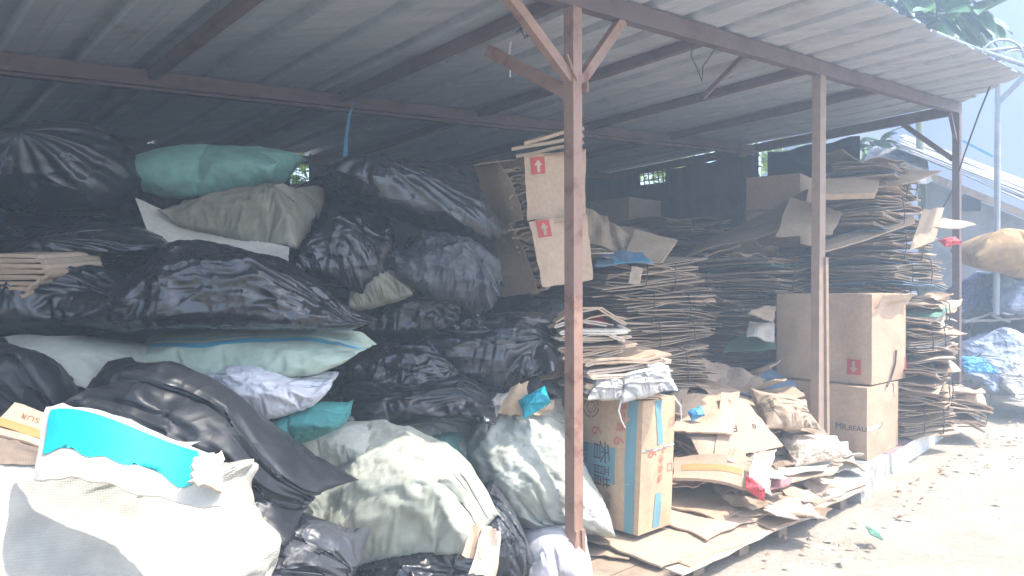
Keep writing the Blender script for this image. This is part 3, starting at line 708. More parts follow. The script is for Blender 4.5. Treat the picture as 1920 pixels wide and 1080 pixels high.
tree('broadleaf_tree', (W(1727, 300, 11.2).x, 11.2, .1), W(1727, 60, 11.2), .075, [W(1690, 10, 9.8), W(1725, -5, 10), W(1660, -25, 10), W(1780, -12, 9.6), W(1828, 0, 9.4), W(1705, 48, 9.9), W(1755, -40, 10), W(1800, 30, 9.5), W(1680, 40, 9.3), W(1850, 20, 9.3), W(1770, 25, 9.2)], 16, .62, .17, 'broadleaf tree with long drooping leaves hanging over the right eave of the roof')
tree('small_tree', (W(1650, 400, 12.5).x, 12.5, .1), W(1640, 300, 12.5), .05, [W(1625, 262, 12.3), W(1640, 285, 12.1), W(1618, 300, 12.2), W(1650, 262, 12.6)], 12, .4, .14, 'small green tree peeping out at the right edge of the dark blue tarpaulin')
def bush(pos, rx, rz, n_, label, sz=.1):
    e = empty('hedge_bush', (pos[0], pos[1], 0), label, 'bush'); r_ = random.Random(len(label)); mb = MB()
    for i in range(n_):
        t, q = r_.uniform(0, 6.28), r_.uniform(-1, 1); rr = r_.uniform(.5, 1)**.5*(1+.25*math.sin(3*t+q*4)); c_ = Vector(pos)+Vector((math.cos(t)*rx*rr*(1-q*q)**.5, math.sin(t)*rx*.6*rr*(1-q*q)**.5, q*rz*rr))
        leaf(mb, c_, Vector((r_.uniform(-1, 1), r_.uniform(-1, 1), r_.uniform(-.3, 1))), sz*r_.uniform(.7, 1.4), sz*.5, .3, r_)
    mb.build('foliage', M['hedge'], e, True)
    mb = MB(); mb.tube([(pos[0], pos[1], 0), (pos[0]+.05, pos[1], pos[2]*.6), Vector(pos)], .05, 7, .02); mb.build('stem', M['bark'], e)
bush((-2.5, 9.3, 2.9), .9, .9, 4200, 'bright green hedge bush seen through the small gap beside the green sack', .12)
bush((2.6, 13.4, 3.0), 1.6, 1.2, 2600, 'green bush seen through the wire mesh opening in the far corner', .14)
bush((4.4, 12.9, 3.0), 1.1, 1.3, 1500, 'green bush glimpsed through slits above the end wall left of the timber post', .14)

# ================================================================== SACKS AND BLACK BAGS
def taper(amt, end=1):
    def f(c):
        t = np.clip((c[:, 0]*end+.5), 0, 1); s_ = 1-amt*t**2.2; c[:, 1] *= s_; c[:, 2] *= s_; return c
    return f
def bent(b, t_amt=0, end=1):
    def f(c):
        if t_amt: c = taper(t_amt, end)(c)
        c[:, 2] += b*(c[:, 0]**2)*4; return c
    return f
GB = 'black plastic bags in the sack pile'; GS = 'woven sacks in the pile'
def knot(parent, p, mat, n_=3, L_=.07, seed=0, name='tie_string'):
    r_ = random.Random(seed); mb = MB(); p = Vector(p)
    for i in range(n_):
        d_ = Vector((r_.uniform(-.6, .9), -.5, r_.uniform(.1, 1))).normalized()*L_*r_.uniform(.6, 1.3)
        mb.tube([p, p+d_*.5+Vector((0, 0, .01)), p+d_], .0045, 5)
    mb.tube([p+Vector((.018*math.cos(t), -.01, .018*math.sin(t))) for t in [i*.7 for i in range(10)]], .006, 5)
    mb.build(name, M[mat], parent)
b1 = bag('rubbish_bag', 'T1', (-70, 228, 262, 414), 3.7, .75, 'black', 'big round black bag at top left, pleats gathered to a yellow tied knot', 'rubbish bag', GB, (8, 66, 10), (1, 1, .85), None, .03, 1, T=[(-70,300),(0,245),(60,232),(130,235),(200,250),(245,290),(262,330)], B=[(-70,380),(0,405),(100,412),(200,405),(250,370),(262,340)], neck=(137,280))
knot(b1, W(137, 276, 3.33), 'tie', 4, .08, 1)
b2 = bag('woven_sack', 'S2', (243, 270, 553, 380), 3.95, .55, 'green_sack', 'sea green translucent woven sack lying along the top of the pile', 'sack', GS, (1, 28, 0), (1, .6, .42), bent(-.05), .02, 2, T=[(243,275),(300,272),(420,278),(480,270),(530,275),(552,285)], B=[(243,330),(265,360),(320,376),(400,378),(480,365),(530,350),(552,320)])
b3 = bag('woven_sack', 'S1', (322, 332, 592, 482), 3.72, .5, 'olive_sack', 'olive grey woven sack with a frayed right end, under the sea green sack', 'sack', GS, (5, 35, 0), (1, .62, .42), bent(.04, .25, -1), .03, 3, T=[(322,385),(345,370),(420,366),(500,350),(585,335),(592,340)], B=[(322,400),(360,430),(440,450),(520,480),(575,465),(592,440)])
o = sheet('white_board', [W(296, 482, 3.36), W(543, 495, 3.30), W(541, 462, 3.46), W(254, 372, 3.62)], 'paper', 'bent white board sticking out below the olive sack', 'board', th=.006, curl=.03, n=16, seed=9, bend=lambda s, t: -.05*math.sin(s*3.1), rag=.003)
b5 = bag('rubbish_bag', 'T1', (-60, 392, 312, 520), 3.35, .6, 'black_shiny', 'black bag with a yellow tied knot below the big round bag, at the left edge', 'rubbish bag', GB, (-6, 58, 40), (1.2, .9, .8), None, .05, 5, T=[(-60,395),(60,395),(150,400),(230,420),(300,450),(312,470)], B=[(-60,520),(100,510),(230,495),(312,480)], neck=(150,455))
knot(b5, W(150, 452, 3.04), 'tie', 4, .07, 5); knot(b5, W(118, 478, 3.03), 'tie', 2, .05, 6)
def strip(mb, path, dv, th=.006, mi=0):
    pts = [Vector(p) for p in path]; dv = Vector(dv); n_ = len(pts); vs = []
    for i, p in enumerate(pts):
        d_ = (pts[min(i+1, n_-1)]-pts[max(0, i-1)]).normalized(); nn = d_.cross(dv).normalized()*th/2
        j_ = dv.normalized()*.012*noise.noise(p*9)
        vs += [p-nn+j_, p+nn+j_, p+nn+dv+j_, p-nn+dv+j_]
    fs = []
    for i in range(n_-1):
        for q in range(4): fs.append((i*4+q, i*4+(q+1) % 4, i*4+4+(q+1) % 4, i*4+4+q))
    fs += [(3, 2, 1, 0), tuple((n_-1)*4+q for q in range(4))]; mb.add(vs, fs, mi)
fc = empty('folded_cardboard', W(30, 555, 2.95), 'wad of folded brown cardboard squeezed between black bags at the left edge', 'cardboard')
for i, (z, r_) in enumerate(((0, .012), (.021, .011), (-.022, .013), (.041, .012), (-.044, .011), (.06, .01), (-.066, .014))):
    mb = MB(); c_ = W(80-9*(i//2)-7*abs(math.sin(i*2)), 515, 2.8)+Vector((0, .02*math.sin(i*3), z))
    strip(mb, [c_+Vector((-.3, 0, r_))+Vector((0, 0, .01*math.sin(i)))]+[c_+Vector((-.15, 0, r_*1.2))]+[c_+Vector((math.sin(t)*r_*1.3, 0, math.cos(t)*r_)) for t in [j*math.pi/8 for j in range(9)]]+[c_+Vector((-.15, 0, -r_*1.1)), c_+Vector((-.32, 0, -r_*.8))], (.02, .35, .03), .013)
    mb.build('folded_sheet', M['card_light'] if i % 2 else M['card'], fc)
b7 = bag('rubbish_bag', 'B0', (212, 452, 710, 628), 3.05, .75, 'black_shiny', 'long shiny black bag across the middle of the pile, its right end pointed', 'rubbish bag', GB, (9, 34, 4), (1, .62, .42), bent(-.05, .55), .035, 7, T=[(212,570),(240,520),(290,470),(340,455),(420,456),(520,480),(600,535),(660,575),(710,600)], B=[(212,600),(300,618),(420,610),(500,605),(600,607),(670,612),(710,604)])
b8 = bag('rubbish_bag', 'B1', (-90, 488, 240, 648), 2.98, .6, 'black', 'dark slack black bag at the left edge below the folded brown cardboard', 'rubbish bag', GB, (-4, 30, 8), (1, .65, .5), None, .05, 8)
b9 = bag('woven_sack', 'S0', (-70, 620, 268, 715), 2.85, .5, 'pale_sack2', 'whitish woven sack at the left edge squeezed between two black bags', 'sack', GS, (10, 32, 0), (1, .6, .32), None, .02, 9, T=[(-70,640),(30,622),(130,628),(268,660)])
b10 = bag('rubbish_bag', 'B1', (-140, 643, 152, 840), 2.45, .6, 'black_matte', 'dull black bag at the lower left edge above the orange taped carton', 'rubbish bag', GB, (22, 32, 0), (1, .65, .5), None, .03, 10, T=[(-140,640),(0,648),(60,660),(110,720),(152,800)])
b11 = bag('woven_sack', 'S0', (238, 603, 695, 712), 3.2, .55, 'stripe_sack', 'pale green woven sack with a blue stripe lying across the middle', 'sack', GS, (-4, 38, 0), (1, .58, .34), bent(-.06, .2), .025, 11, T=[(238,660),(260,640),(330,625),(450,615),(600,607),(660,620),(695,650)], B=[(238,680),(330,690),(430,712),(520,700),(620,697),(660,680),(695,655)])
b12 = bag('woven_sack', 'S1', (384, 678, 628, 792), 3.05, .45, 'white_sack', 'crumpled white woven sack just below the blue striped sack', 'sack', GS, (-9, 42, 0), (1, .62, .5), None, .02, 12, T=[(384,700),(420,685),(500,682),(560,705),(600,698),(628,712)], B=[(384,705),(440,760),(485,790),(540,775),(600,752),(628,725)])
b13 = bag('woven_sack', 'S2', (488, 746, 648, 836), 3.1, .42, 'teal_sack', 'small teal woven sack tucked under the crumpled white sack', 'sack', GS, (-8, 35, 0), (1, .6, .5), None, .03, 13, T=[(488,790),(560,765),(600,748),(648,760)], B=[(488,800),(540,830),(600,815),(648,790)])
bag('woven_sack', 'S0', (512, 788, 735, 872), 3.3, .45, 'pale_sack2', 'smooth off white sack below the teal sack', 'sack', GS, (-8, 35, 0), (1, .6, .45), None, .02, 14)
bag('woven_sack', 'S1', (600, 775, 892, 868), 4.0, .45, 'pale_sack2', 'whitish wrinkled sack above the large front sack, under a black bag', 'sack', GS, (-6, 35, 0), (1, .5, .35), None, .03, 15)
bag('woven_sack', 'S2', (770, 808, 880, 885), 3.9, .35, 'green_sack', 'small pale green sack showing between the two large front sacks', 'sack', GS, (-4, 35, 0), (1, .6, .5), None, .02, 16)
b15 = bag('rubbish_bag', 'B1', (103, 670, 628, 992), 2.38, .8, 'black_matte', 'largest black bag in the left foreground behind the turquoise carton, its lower right corner pointed', 'rubbish bag', GB, (8, 36, 0), (1, .66, .52), taper(.15), .035, 17, T=[(103,700),(140,690),(220,677),(320,680),(380,710),(460,770),(520,830),(580,900),(628,935)], B=[(103,760),(200,900),(330,985),(430,985),(500,970),(570,955),(628,938)])
bag('rubbish_bag', 'B0', (628, 620, 915, 735), 3.95, .55, 'black_shiny', 'wrinkled black bag right of the striped sack, on top of a longer black bag', 'rubbish bag', GB, (12, 32, 0), (1, .62, .45), None, .035, 18, T=[(628,660),(680,630),(760,640),(840,670),(915,720)], B=[(628,690),(700,720),(800,735),(915,735)])
bag('rubbish_bag', 'B1', (603, 690, 938, 815), 3.7, .55, 'black', 'longer black bag with fine creases right of the crumpled white sack', 'rubbish bag', GB, (-7, 34, 0), (1, .6, .4), taper(.25, -1), .035, 19, T=[(603,740),(640,715),(700,710),(780,715),(860,700),(938,740)], B=[(603,750),(650,790),(690,810),(760,790),(850,780),(938,775)])
bag('rubbish_bag', 'B1', (752, 578, 1070, 742), 4.1, .65, 'black', 'black bag with glossy creases left of the main post, above the upright sack', 'rubbish bag', GB, (14, 34, 0), (1, .66, .45), None, .035, 20, T=[(752,630),(800,605),(900,585),(1000,580),(1070,590)], B=[(752,640),(850,690),(900,735),(960,742),(1020,700),(1070,650)])
bag('rubbish_bag', 'B0', (685, 536, 920, 636), 4.15, .5, 'black_shiny', 'small shiny black bag below the torn grey bag', 'rubbish bag', GB, (4, 34, 0), (1, .66, .45), None, .04, 21)
b19 = bag('rubbish_bag', 'B0', (735, 422, 950, 580), 3.85, .55, 'grey_plastic', 'torn dusty grey bag right of the red tied black bag', 'rubbish bag', GB, (14, 44, 0), (1, .7, .5), None, .04, 22, T=[(735,440),(800,425),(880,445),(930,480),(950,530)], B=[(735,470),(760,530),(820,570),(900,578),(950,560)])
b20 = bag('rubbish_bag', 'B0', (538, 396, 755, 556), 3.8, .55, 'black_shiny', 'slanting black bag tied with a red ribbon at its top', 'rubbish bag', GB, (-28, 36, 0), (1, .66, .5), taper(.2), .03, 23, T=[(538,490),(600,440),(650,405),(700,405),(755,440)], B=[(538,500),(620,530),(690,556),(755,500)])
mb = MB(); c_ = W(665, 402, 3.62); strip(mb, [c_+Vector((-.05, 0, .01)), c_+Vector((-.015, -.01, .006)), c_+Vector((.015, 0, -.004)), c_+Vector((.06, .0, .012)), c_+Vector((.085, .02, .0))], (0, .05, .03), .004); mb.build('red_ribbon', M['red_film'], b20)
b21 = bag('rubbish_bag', 'T1', (618, 306, 958, 466), 4.1, .75, 'black', 'large knotted black bag, highest of the bags beside the torn cartons', 'rubbish bag', GB, (14, 40, 60), (1.25, .85, .8), None, .04, 24, T=[(618,370),(640,335),(700,325),(760,318),(860,318),(920,350),(958,420)], B=[(618,385),(700,400),(800,440),(880,462),(958,440)], neck=(740,318))
knot(b21, W(738, 318, 3.72), 'white_string', 2, .06, 9)
bag('woven_sack', 'S1', (650, 500, 785, 582), 3.8, .4, 'olive_sack', 'olive sack corner showing between the red tied bag and the torn grey bag', 'sack', GS, (-18, 36, 0), (1, .6, .5), None, .03, 25)
bag('woven_sack', 'S0', (640, 302, 742, 360), 4.25, .4, 'white_sack', 'white sack corner poking up behind the large knotted black bag', 'sack', GS, (-4, 60, 0), (1, .8, .5), None, .02, 26)
for i, (bb, d_, pr) in enumerate((((545, 330, 740, 480), 4.4, 'B1'), ((400, 540, 730, 700), 4.4, 'B0'), ((930, 560, 1090, 690), 4.9, 'B1'), ((-100, 420, 260, 620), 3.9, 'B1'), ((180, 430, 620, 620), 4.2, 'B0'), ((420, 690, 720, 930), 4.2, 'B1'), ((850, 690, 1075, 900), 4.8, 'B1'), ((-150, 600, 320, 900), 3.2, 'B1'), ((650, 560, 960, 780), 5.0, 'B0'), ((640, 860, 930, 1060), 4.3, 'B1'), ((330, 880, 700, 1100), 3.3, 'B1'), ((-150, 260, 300, 500), 4.6, 'B1'))):
    bag('rubbish_bag', pr, bb, d_, .8, 'black_matte', 'black plastic bag buried deep in the pile behind the other bags', 'rubbish bag', 'black bags buried in the pile', (rnd.uniform(-10, 10), 30, 0), (1, .65, .5), None, .03, 40+i)
b26 = bag('woven_sack', 'S1', (553, 802, 938, 1066), 3.22, .6, 'pale_sack', 'large wrinkled grey green sack lying at the front centre', 'sack', GS, (-4, 52, -14), (1, .82, .45), bent(-.04), .035, 30, T=[(553,850),(600,828),(700,810),(760,812),(830,845),(880,890),(938,985)], B=[(553,960),(600,1000),(650,1062),(720,1040),(830,1010),(938,990)])
def lean(c): c[:, 0] -= .34*c[:, 2]; c[:, 1] += .1*c[:, 2]; return c
b27 = bag('woven_sack', 'S1', (842, 748, 1154, 1010), 3.95, .8, 'pale_sack2', 'open topped upright sage sack behind the main post, stuffed with scraps', 'sack', GS, (0, 70, 90), (1, .85, .7), None, .035, 31, Lf=[(880,760),(855,800),(842,840),(850,880),(900,930),(990,990)], Rt=[(1050,760),(1085,830),(1110,900),(1140,960),(1154,1000)])
for nm, c4, mt, lb in (('cardboard_scrap', [(932, 775, 3.75), (985, 778, 3.72), (990, 716, 3.8), (958, 725, 3.8)], 'card_orange', 'orange brown cardboard scrap standing in the mouth of the upright sage sack'),
                       ('cardboard_scrap', [(915, 772, 3.8), (955, 772, 3.78), (965, 735, 3.9), (928, 738, 3.9)], 'paper', 'white printed scrap at the left of the upright sack mouth'),
                       ('cardboard_scrap', [(985, 778, 3.78), (1035, 772, 3.8), (1040, 750, 3.9), (1000, 745, 3.9)], 'card_light', 'brown scrap lying behind the cyan wrapper in the upright sack')):
    sheet(nm, [W(*p) for p in c4], mt, lb, 'cardboard scrap', 'scraps in the upright sack', th=.006, curl=.03, seed=len(lb), n=8)
bag('plastic_wrapper', 'B0', (970, 728, 1033, 782), 3.7, .12, 'cyan_film', 'bright cyan plastic wrapper poking out of the upright sage sack', 'wrapper', None, (-25, 50, 0), (1, .7, .4), None, .02, 32)
bag('plastic_wrapper', 'B1', (905, 735, 945, 780), 3.82, .12, 'clear_film', 'whitish plastic film at the left of the upright sack mouth', 'wrapper', None, (30, 50, 0), (1, .7, .4), None, .02, 33)
bag('rubbish_bag', 'B1', (426, 976, 670, 1140), 2.42, .6, 'grey_plastic', 'dusty grey plastic bag at the bottom edge right of the sunlit foreground sack', 'rubbish bag', GB, (8, 36, 0), (1, .66, .45), None, .03, 34)
bag('rubbish_bag', 'B0', (625, 1008, 920, 1170), 3.15, .6, 'black_shiny', 'shiny black bag at the bottom edge under the large front sack', 'rubbish bag', GB, (-10, 36, 0), (1, .66, .45), None, .03, 35)
bag('rubbish_bag', 'B1', (875, 912, 1010, 1100), 3.5, .5, 'grey_plastic', 'charcoal bag squeezed between the front sack and the upright sack', 'rubbish bag', GB, (50, 36, 0), (1, .62, .5), None, .03, 36)
bag('woven_sack', 'S2', (962, 976, 1112, 1115), 3.72, .5, 'white_sack', 'bright white sack at the foot of the main post', 'sack', GS, (-8, 45, 0), (1, .8, .6), None, .02, 37)
for i, (c4, mt, lb) in enumerate((([(868, 1045, 2.9), (915, 1055, 2.88), (922, 990, 2.98), (885, 985, 2.98)], 'card_light', 'upright cardboard scrap with orange tape at the bottom edge, in front of the charcoal bag'),
                       ([(880, 1075, 2.86), (930, 1085, 2.86), (938, 1000, 2.94), (905, 985, 2.96)], 'card_pale', 'pale torn cardboard scrap lowest at the bottom edge beside the charcoal bag'),
                       ([(800, 1012, 3.02), (900, 1005, 2.98), (930, 985, 3.1), (850, 990, 3.15)], 'card', 'flat cardboard scrap sticking out under the right end of the front sack'))):
    o = sheet('cardboard_scrap', [W(*p) for p in c4], mt, lb, 'cardboard scrap', None, th=.008, curl=.03, seed=i+3, n=8)
    if i == 0: sheet('tape', [W(888, 1025, 2.898), W(908, 1028, 2.895), W(912, 998, 2.945), W(896, 995, 2.948)], 'tape', parent=o, th=.002, curl=.005, rag=.0)
b29 = bag('woven_sack', 'S2', (-190, 806, 500, 1330), 1.85, .62, 'sun_sack', 'large dirty white sack in full sun at the lower left corner, stuffed with cartons', 'sack', GS, (4, 62, 3), (1, .9, .5), None, .045, 38, T=[(-190,832),(0,826),(90,830),(180,848),(300,872),(415,880),(500,900)], Rt=[(415,840),(418,900),(425,985),(460,1030),(495,1060),(500,1330)])
# turquoise printed carton in its mouth
tc = empty('printed_carton', W(250, 850, 1.72), 'torn white carton with bright turquoise print sticking out of the sunlit foreground sack', 'carton')
cb = lambda s, t: .035*math.sin(s*5.2)+.02*t
q4 = [W(62, 905, 1.60), W(405, 940, 1.52), W(400, 838, 1.62), W(98, 775, 1.74)]
sheet('carton_board', q4, 'paper', parent=tc, th=.006, curl=.012, n=22, m=8, seed=5, bend=cb, rag=.006)
def sub(q, s0, s1, t0, t1, off):
    nn = (q[1]-q[0]).cross(q[3]-q[0]).normalized()*off; f = lambda s, t: (q[0]*(1-s)+q[1]*s)*(1-t)+(q[3]*(1-s)+q[2]*s)*t+nn
    return [f(s0, t0), f(s1, t0), f(s1, t1), f(s0, t1)]
def overlay(name, q, s0, s1, t0, t1, off, mat, parent, curl, seed, bend, n=22, m=8, wav=0., freq=2.):
    """thin printed layer that follows a curled sheet"""
    nn = (q[1]-q[0]).cross(q[3]-q[0]).normalized(); vs = []
    for j in range(m+1):
        for i in range(n+1):
            s = s0+(s1-s0)*i/n; t = t0+(t1-t0)*j/m
            if wav and j == 0: t += wav*(noise.noise(Vector((s*7, seed, 1)))+.3)
            if wav and i == n: s -= wav*.4*abs(noise.noise(Vector((t*5, seed, 4))))
            p = (q[0]*(1-s)+q[1]*s)*(1-t)+(q[3]*(1-s)+q[2]*s)*t
            h = noise.noise(Vector((s*freq+seed*3.7, t*freq+seed*1.3, seed*.77)))*curl+(bend(s, t) if bend else 0)
            vs.append(p+nn*(h+off))
    mb = MB(); mb.add(vs, [(j*(n+1)+i, j*(n+1)+i+1, (j+1)*(n+1)+i+1, (j+1)*(n+1)+i) for j in range(m) for i in range(n)])
    return mb.build(name, mat, parent, True)
overlay('turquoise_print', q4, .05, .9, .30, .93, .0085, M['cyanprint'], tc, .012, 5, cb, wav=.16)
sheet('side_flap', [W(352, 905, 1.50), W(420, 925, 1.55), W(416, 848, 1.66), W(362, 862, 1.56)], 'card_pale', parent=tc, th=.006, curl=.012, seed=8)
oc = empty('taped_carton', W(40, 820, 1.9), 'small brown carton with orange tape and handwriting at the left edge of the sunlit sack', 'carton')
q5 = [W(-20, 812, 1.86), W(82, 842, 1.8), W(100, 785, 1.95), W(28, 757, 2.05)]
sheet('carton_board', q5, 'card_light', parent=oc, th=.006, curl=.004, seed=3, rag=.002)
sheet('tape', sub(q5, .0, 1.0, .18, .42, .008), 'tape', parent=oc, th=.001, curl=.002, rag=0)
sheet('carton_side', [W(-20, 870, 1.83), W(75, 872, 1.79), W(82, 843, 1.8), W(-20, 813, 1.86)], 'card_dark', parent=oc, th=.006, curl=.004, seed=4, rag=.002)
def spt(q, s, t, off, curl=0., seed=0, bend=None, freq=2.):
    nn = (q[1]-q[0]).cross(q[3]-q[0]).normalized()
    return (q[0]*(1-s)+q[1]*s)*(1-t)+(q[3]*(1-s)+q[2]*s)*t+nn*(off+noise.noise(Vector((s*freq+seed*3.7, t*freq+seed*1.3, seed*.77)))*curl+(bend(s, t) if bend else 0))
def print_on(q, name, tris, mat, parent, off, **k_):
    mb = MB()
    for tr in tris: mb.add([spt(q, a, b, off, **k_) for a, b in tr], [list(range(len(tr)))])
    return mb.build(name, mat, parent)
def text_on(q, txt, s, t, hgt, mat, parent, name='lettering', off=.009, rot=0., wx=1., **k_):
    le, lh = (q[1]-q[0]).length, (q[3]-q[0]).length; V2, F2 = text_mesh(txt); c_, s_ = math.cos(R(rot)), math.sin(R(rot)); mb = MB()
    mb.add([spt(q, s+(x*wx*c_-y*s_)*hgt/le, t+(x*wx*s_+y*c_)*hgt/lh, off, **k_) for x, y in V2], F2); return mb.build(name, mat, parent)
    nn = (q[1]-q[0]).cross(q[3]-q[0]).normalized(); ex = (q[1]-q[0]).normalized(); ey = nn.cross(ex); V2, F2 = text_mesh(txt); c_, s_ = math.cos(R(rot)), math.sin(R(rot))
    o_ = (q[0]*(1-s)+q[1]*s)*(1-t)+(q[3]*(1-s)+q[2]*s)*t+nn*off; mb = MB()
    mb.add([o_+ex*((x*wx*c_-y*s_)*hgt)+ey*((x*wx*s_+y*c_)*hgt) for x, y in V2], F2); return mb.build(name, mat, parent)
text_on(q5, 'SUR', .55, .68, .045, M['brownprint'], oc, rot=180)

# ================================================================== CARTONS AND CARDBOARD
# vinegar carton under the paper stack
vc = empty('printed_carton', S(.26, .2, .16), 'tall orange brown carton with teal stripes and characters, standing right of the main post', 'carton')
K = Carton((.672, 3.98, .178), .58, .295, .715, .012, 3, lean=Vector((.03, .015, 0)))
K.build(vc, M['card_orange'])
K.decal(vc, 'stripe', 'l', .055, .16, .0, 1, M['blueprint']); K.decal(vc, 'stripe', 'r', .42, .62, .02, .28, M['blueprint']); K.decal(vc, 'stripe', 'r', .34, .56, .66, .99, M['blueprint'])
K.decal(vc, 'label_panel', 'l', .27, .78, .34, .62, M['blueprint'])
K.text(vc, 'lettering', '香醋', 'l', .45, .48, .135, M['darkprint'], -90, .005)
K.text(vc, 'lettering', '镇江', 'l', .68, .54, .06, M['darkprint'], -90, .005)
K.text(vc, 'logo', '6', 'l', .24, .68, .10, M['redfaint'], -90); K.text(vc, 'logo', '6', 'l', .52, .73, .11, M['redfaint'], -90)
K.text(vc, 'lettering', '特产香', 'l', .23, .87, .06, M['redfaint'], -90); K.text(vc, 'logo', '6', 'r', .22, .60, .085, M['redfaint'], -90); K.text(vc, 'logo', '6', 'r', .62, .61, .085, M['redfaint'], -90)
K.text(vc, 'lettering', '净含量', 'r', .5, .47, .055, M['redfaint'], -90); K.text(vc, 'lettering', '口', 'r', .88, .8, .06, M['redfaint']); K.text(vc, 'lettering', '口', 'r', .88, .45, .06, M['redfaint'])
K.text(vc, 'lettering', '香醋', 'l', .36, .21, .05, M['brownprint'], -90)
# ink roundel
tri = []
for ring, (r0, r1) in enumerate(((.05, .058), (.028, .034))):
    for i in range(24):
        t0, t1 = i*math.pi/12, (i+1)*math.pi/12
        if (i+ring) % 6 == 5: continue
        tri.append([(.62+r0*math.cos(t0)/K.lv*1.0, .9+r0*math.sin(t0)/K.h), (.62+r1*math.cos(t0)/K.lv, .9+r1*math.sin(t0)/K.h), (.62+r1*math.cos(t1)/K.lv, .9+r1*math.sin(t1)/K.h), (.62+r0*math.cos(t1)/K.lv, .9+r0*math.sin(t1)/K.h)])
K.poly(vc, 'ink_emblem', 'l', tri, M['brownprint'])
K.decal(vc, 'tape', 'r', .0, 1, .62, .635, M['clear_film'], .003); K.decal(vc, 'crease', 'l', .0, 1, .36, .366, M['card_pale'], .002)

# paper stacks on it
def paper_bundle(px0, px1, d0, z0, n_, h, label, seed, mats):
    e = empty('paper_bundle', W((px0+px1)/2, 700, d0), label, 'paper bundle'); r_ = random.Random(seed); e.location.z = z0
    z = z0
    for i in range(n_):
        hh = h/n_*r_.uniform(.75, 1.2); t = r_.gauss(.0, .09); ex = (Vector((.93, .36, 0)) if seed % 2 else Vector((.98, .18, 0))); ex = Matrix.Rotation(t, 3, 'Z') @ ex; ey = Vector((-ex.y, ex.x, r_.gauss(0, .05))); sg = r_.choice((-1, 1, 1)); rr = hh*.3
        x0 = (px0-960)/1400*d0+r_.uniform(-.02, .05); wd = (px1-px0)/1400*d0*r_.uniform(.8, 1.02); o_ = Vector((x0, d0-.14+r_.uniform(-.03, .03), z+hh*.5)); sag = r_.gauss(0, .012); slope = r_.gauss(.02, .03)
        P_ = lambda u_, v_: o_+ex*(u_*wd)+Vector((0, 0, v_+sag*math.sin(u_*5+i)+slope*u_))
        path = [P_(1, rr*r_.uniform(.6, 1)), P_(.7, rr*1.05), P_(.35, rr*.95), P_(.1, rr)]+[P_(.05-.05*math.sin(q), rr*math.cos(q)) for q in [j*math.pi/6 for j in range(1, 6)]]+[P_(.1, -rr), P_(.4, -rr*.9), P_(.75, -rr*.85), P_(r_.uniform(.85, 1), -rr*.5)]
        if sg < 0: path = [P_(1.02-u_, v_) for u_, v_ in [((p-o_).dot(ex)/wd, p.z-o_.z) for p in path]]
        mb = MB(); strip(mb, path, ey*r_.uniform(.26, .36), hh*.42); m_ = r_.choice(mats); mb.build('folded_sheet', M[m_], e)
        if r_.random() < .25:
            mb = MB(); strip(mb, [P_(u_, .3*rr*math.sin(u_*7+i)) for u_ in (.12, .3, .5, .7, .9, 1.02)], ey*.27, .007); mb.build('folded_sheet', M[r_.choice(mats)], e)
        z += hh
    return e
paper_bundle(1092, 1268, 4.06, .905, 9, .2, 'untidy bundle of white and brown paperboard lying on the tall striped carton', 3, ('paper', 'card_light', 'card_pale', 'card'))
paper_bundle(1040, 1185, 4.12, 1.10, 10, .235, 'upper bundle of folded paperboard beside the main post, topped by a red wrapper', 4, ('card_light', 'paper', 'card_pale', 'card'))
bag('plastic_wrapper', 'B0', (1098, 590, 1138, 612), 4.15, .12, 'red_film', 'crumpled red wrapper on top of the paperboard bundle beside the post', 'wrapper', None, (-5, 40, 0), (1, .7, .4), None, .015, 51)
bag('plastic_wrapper', 'B1', (1150, 688, 1266, 748), 3.98, .2, 'clear_film', 'crumpled whitish plastic film over the lower paperboard bundle', 'wrapper', None, (-12, 40, 0), (1, .7, .4), None, .03, 52)
bag('plastic_wrapper', 'B1', (1098, 704, 1190, 750), 3.98, .18, 'clear_film', 'white film bag spilling at the left of the lower paperboard bundle, beside the post', 'wrapper', None, (4, 40, 0), (1, .7, .4), None, .03, 73)
bag('plastic_wrapper', 'B0', (1205, 664, 1262, 720), 4.15, .2, 'clear_film', 'clear plastic film bulging at the right of the paperboard bundles', 'wrapper', None, (40, 40, 0), (1, .7, .4), None, .03, 53)
mb = MB()
for pts in ([(1165, 748, 3.93), (1160, 770, 3.9), (1166, 790, 3.92), (1172, 802, 3.94)], [(1262, 742, 4.2), (1276, 760, 4.18), (1278, 785, 4.2), (1270, 800, 4.2)]):
    mb.tube([W(*p) for p in pts], .006, 5, .003)
tag(mb.build('raffia_string', M['white_string'], None), 'loose white raffia ends hanging over the top of the tall striped carton', 'string')
# cardboard leaning at left of the post on the stack
for i, (c4, mt, lb) in enumerate((([(1012, 715, 4.3), (1075, 700, 4.3), (1075, 640, 4.45), (1028, 650, 4.45)], 'card', 'brown board jutting out left of the main post below the paper bundles'), ([(1018, 690, 4.4), (1078, 668, 4.4), (1078, 618, 4.55), (1040, 625, 4.55)], 'card_light', 'upper brown board jutting out left of the main post'))):
    sheet('cardboard_sheet', [W(*p) for p in c4], mt, lb, 'cardboard sheet', None, th=.012, curl=.02, seed=i+21)
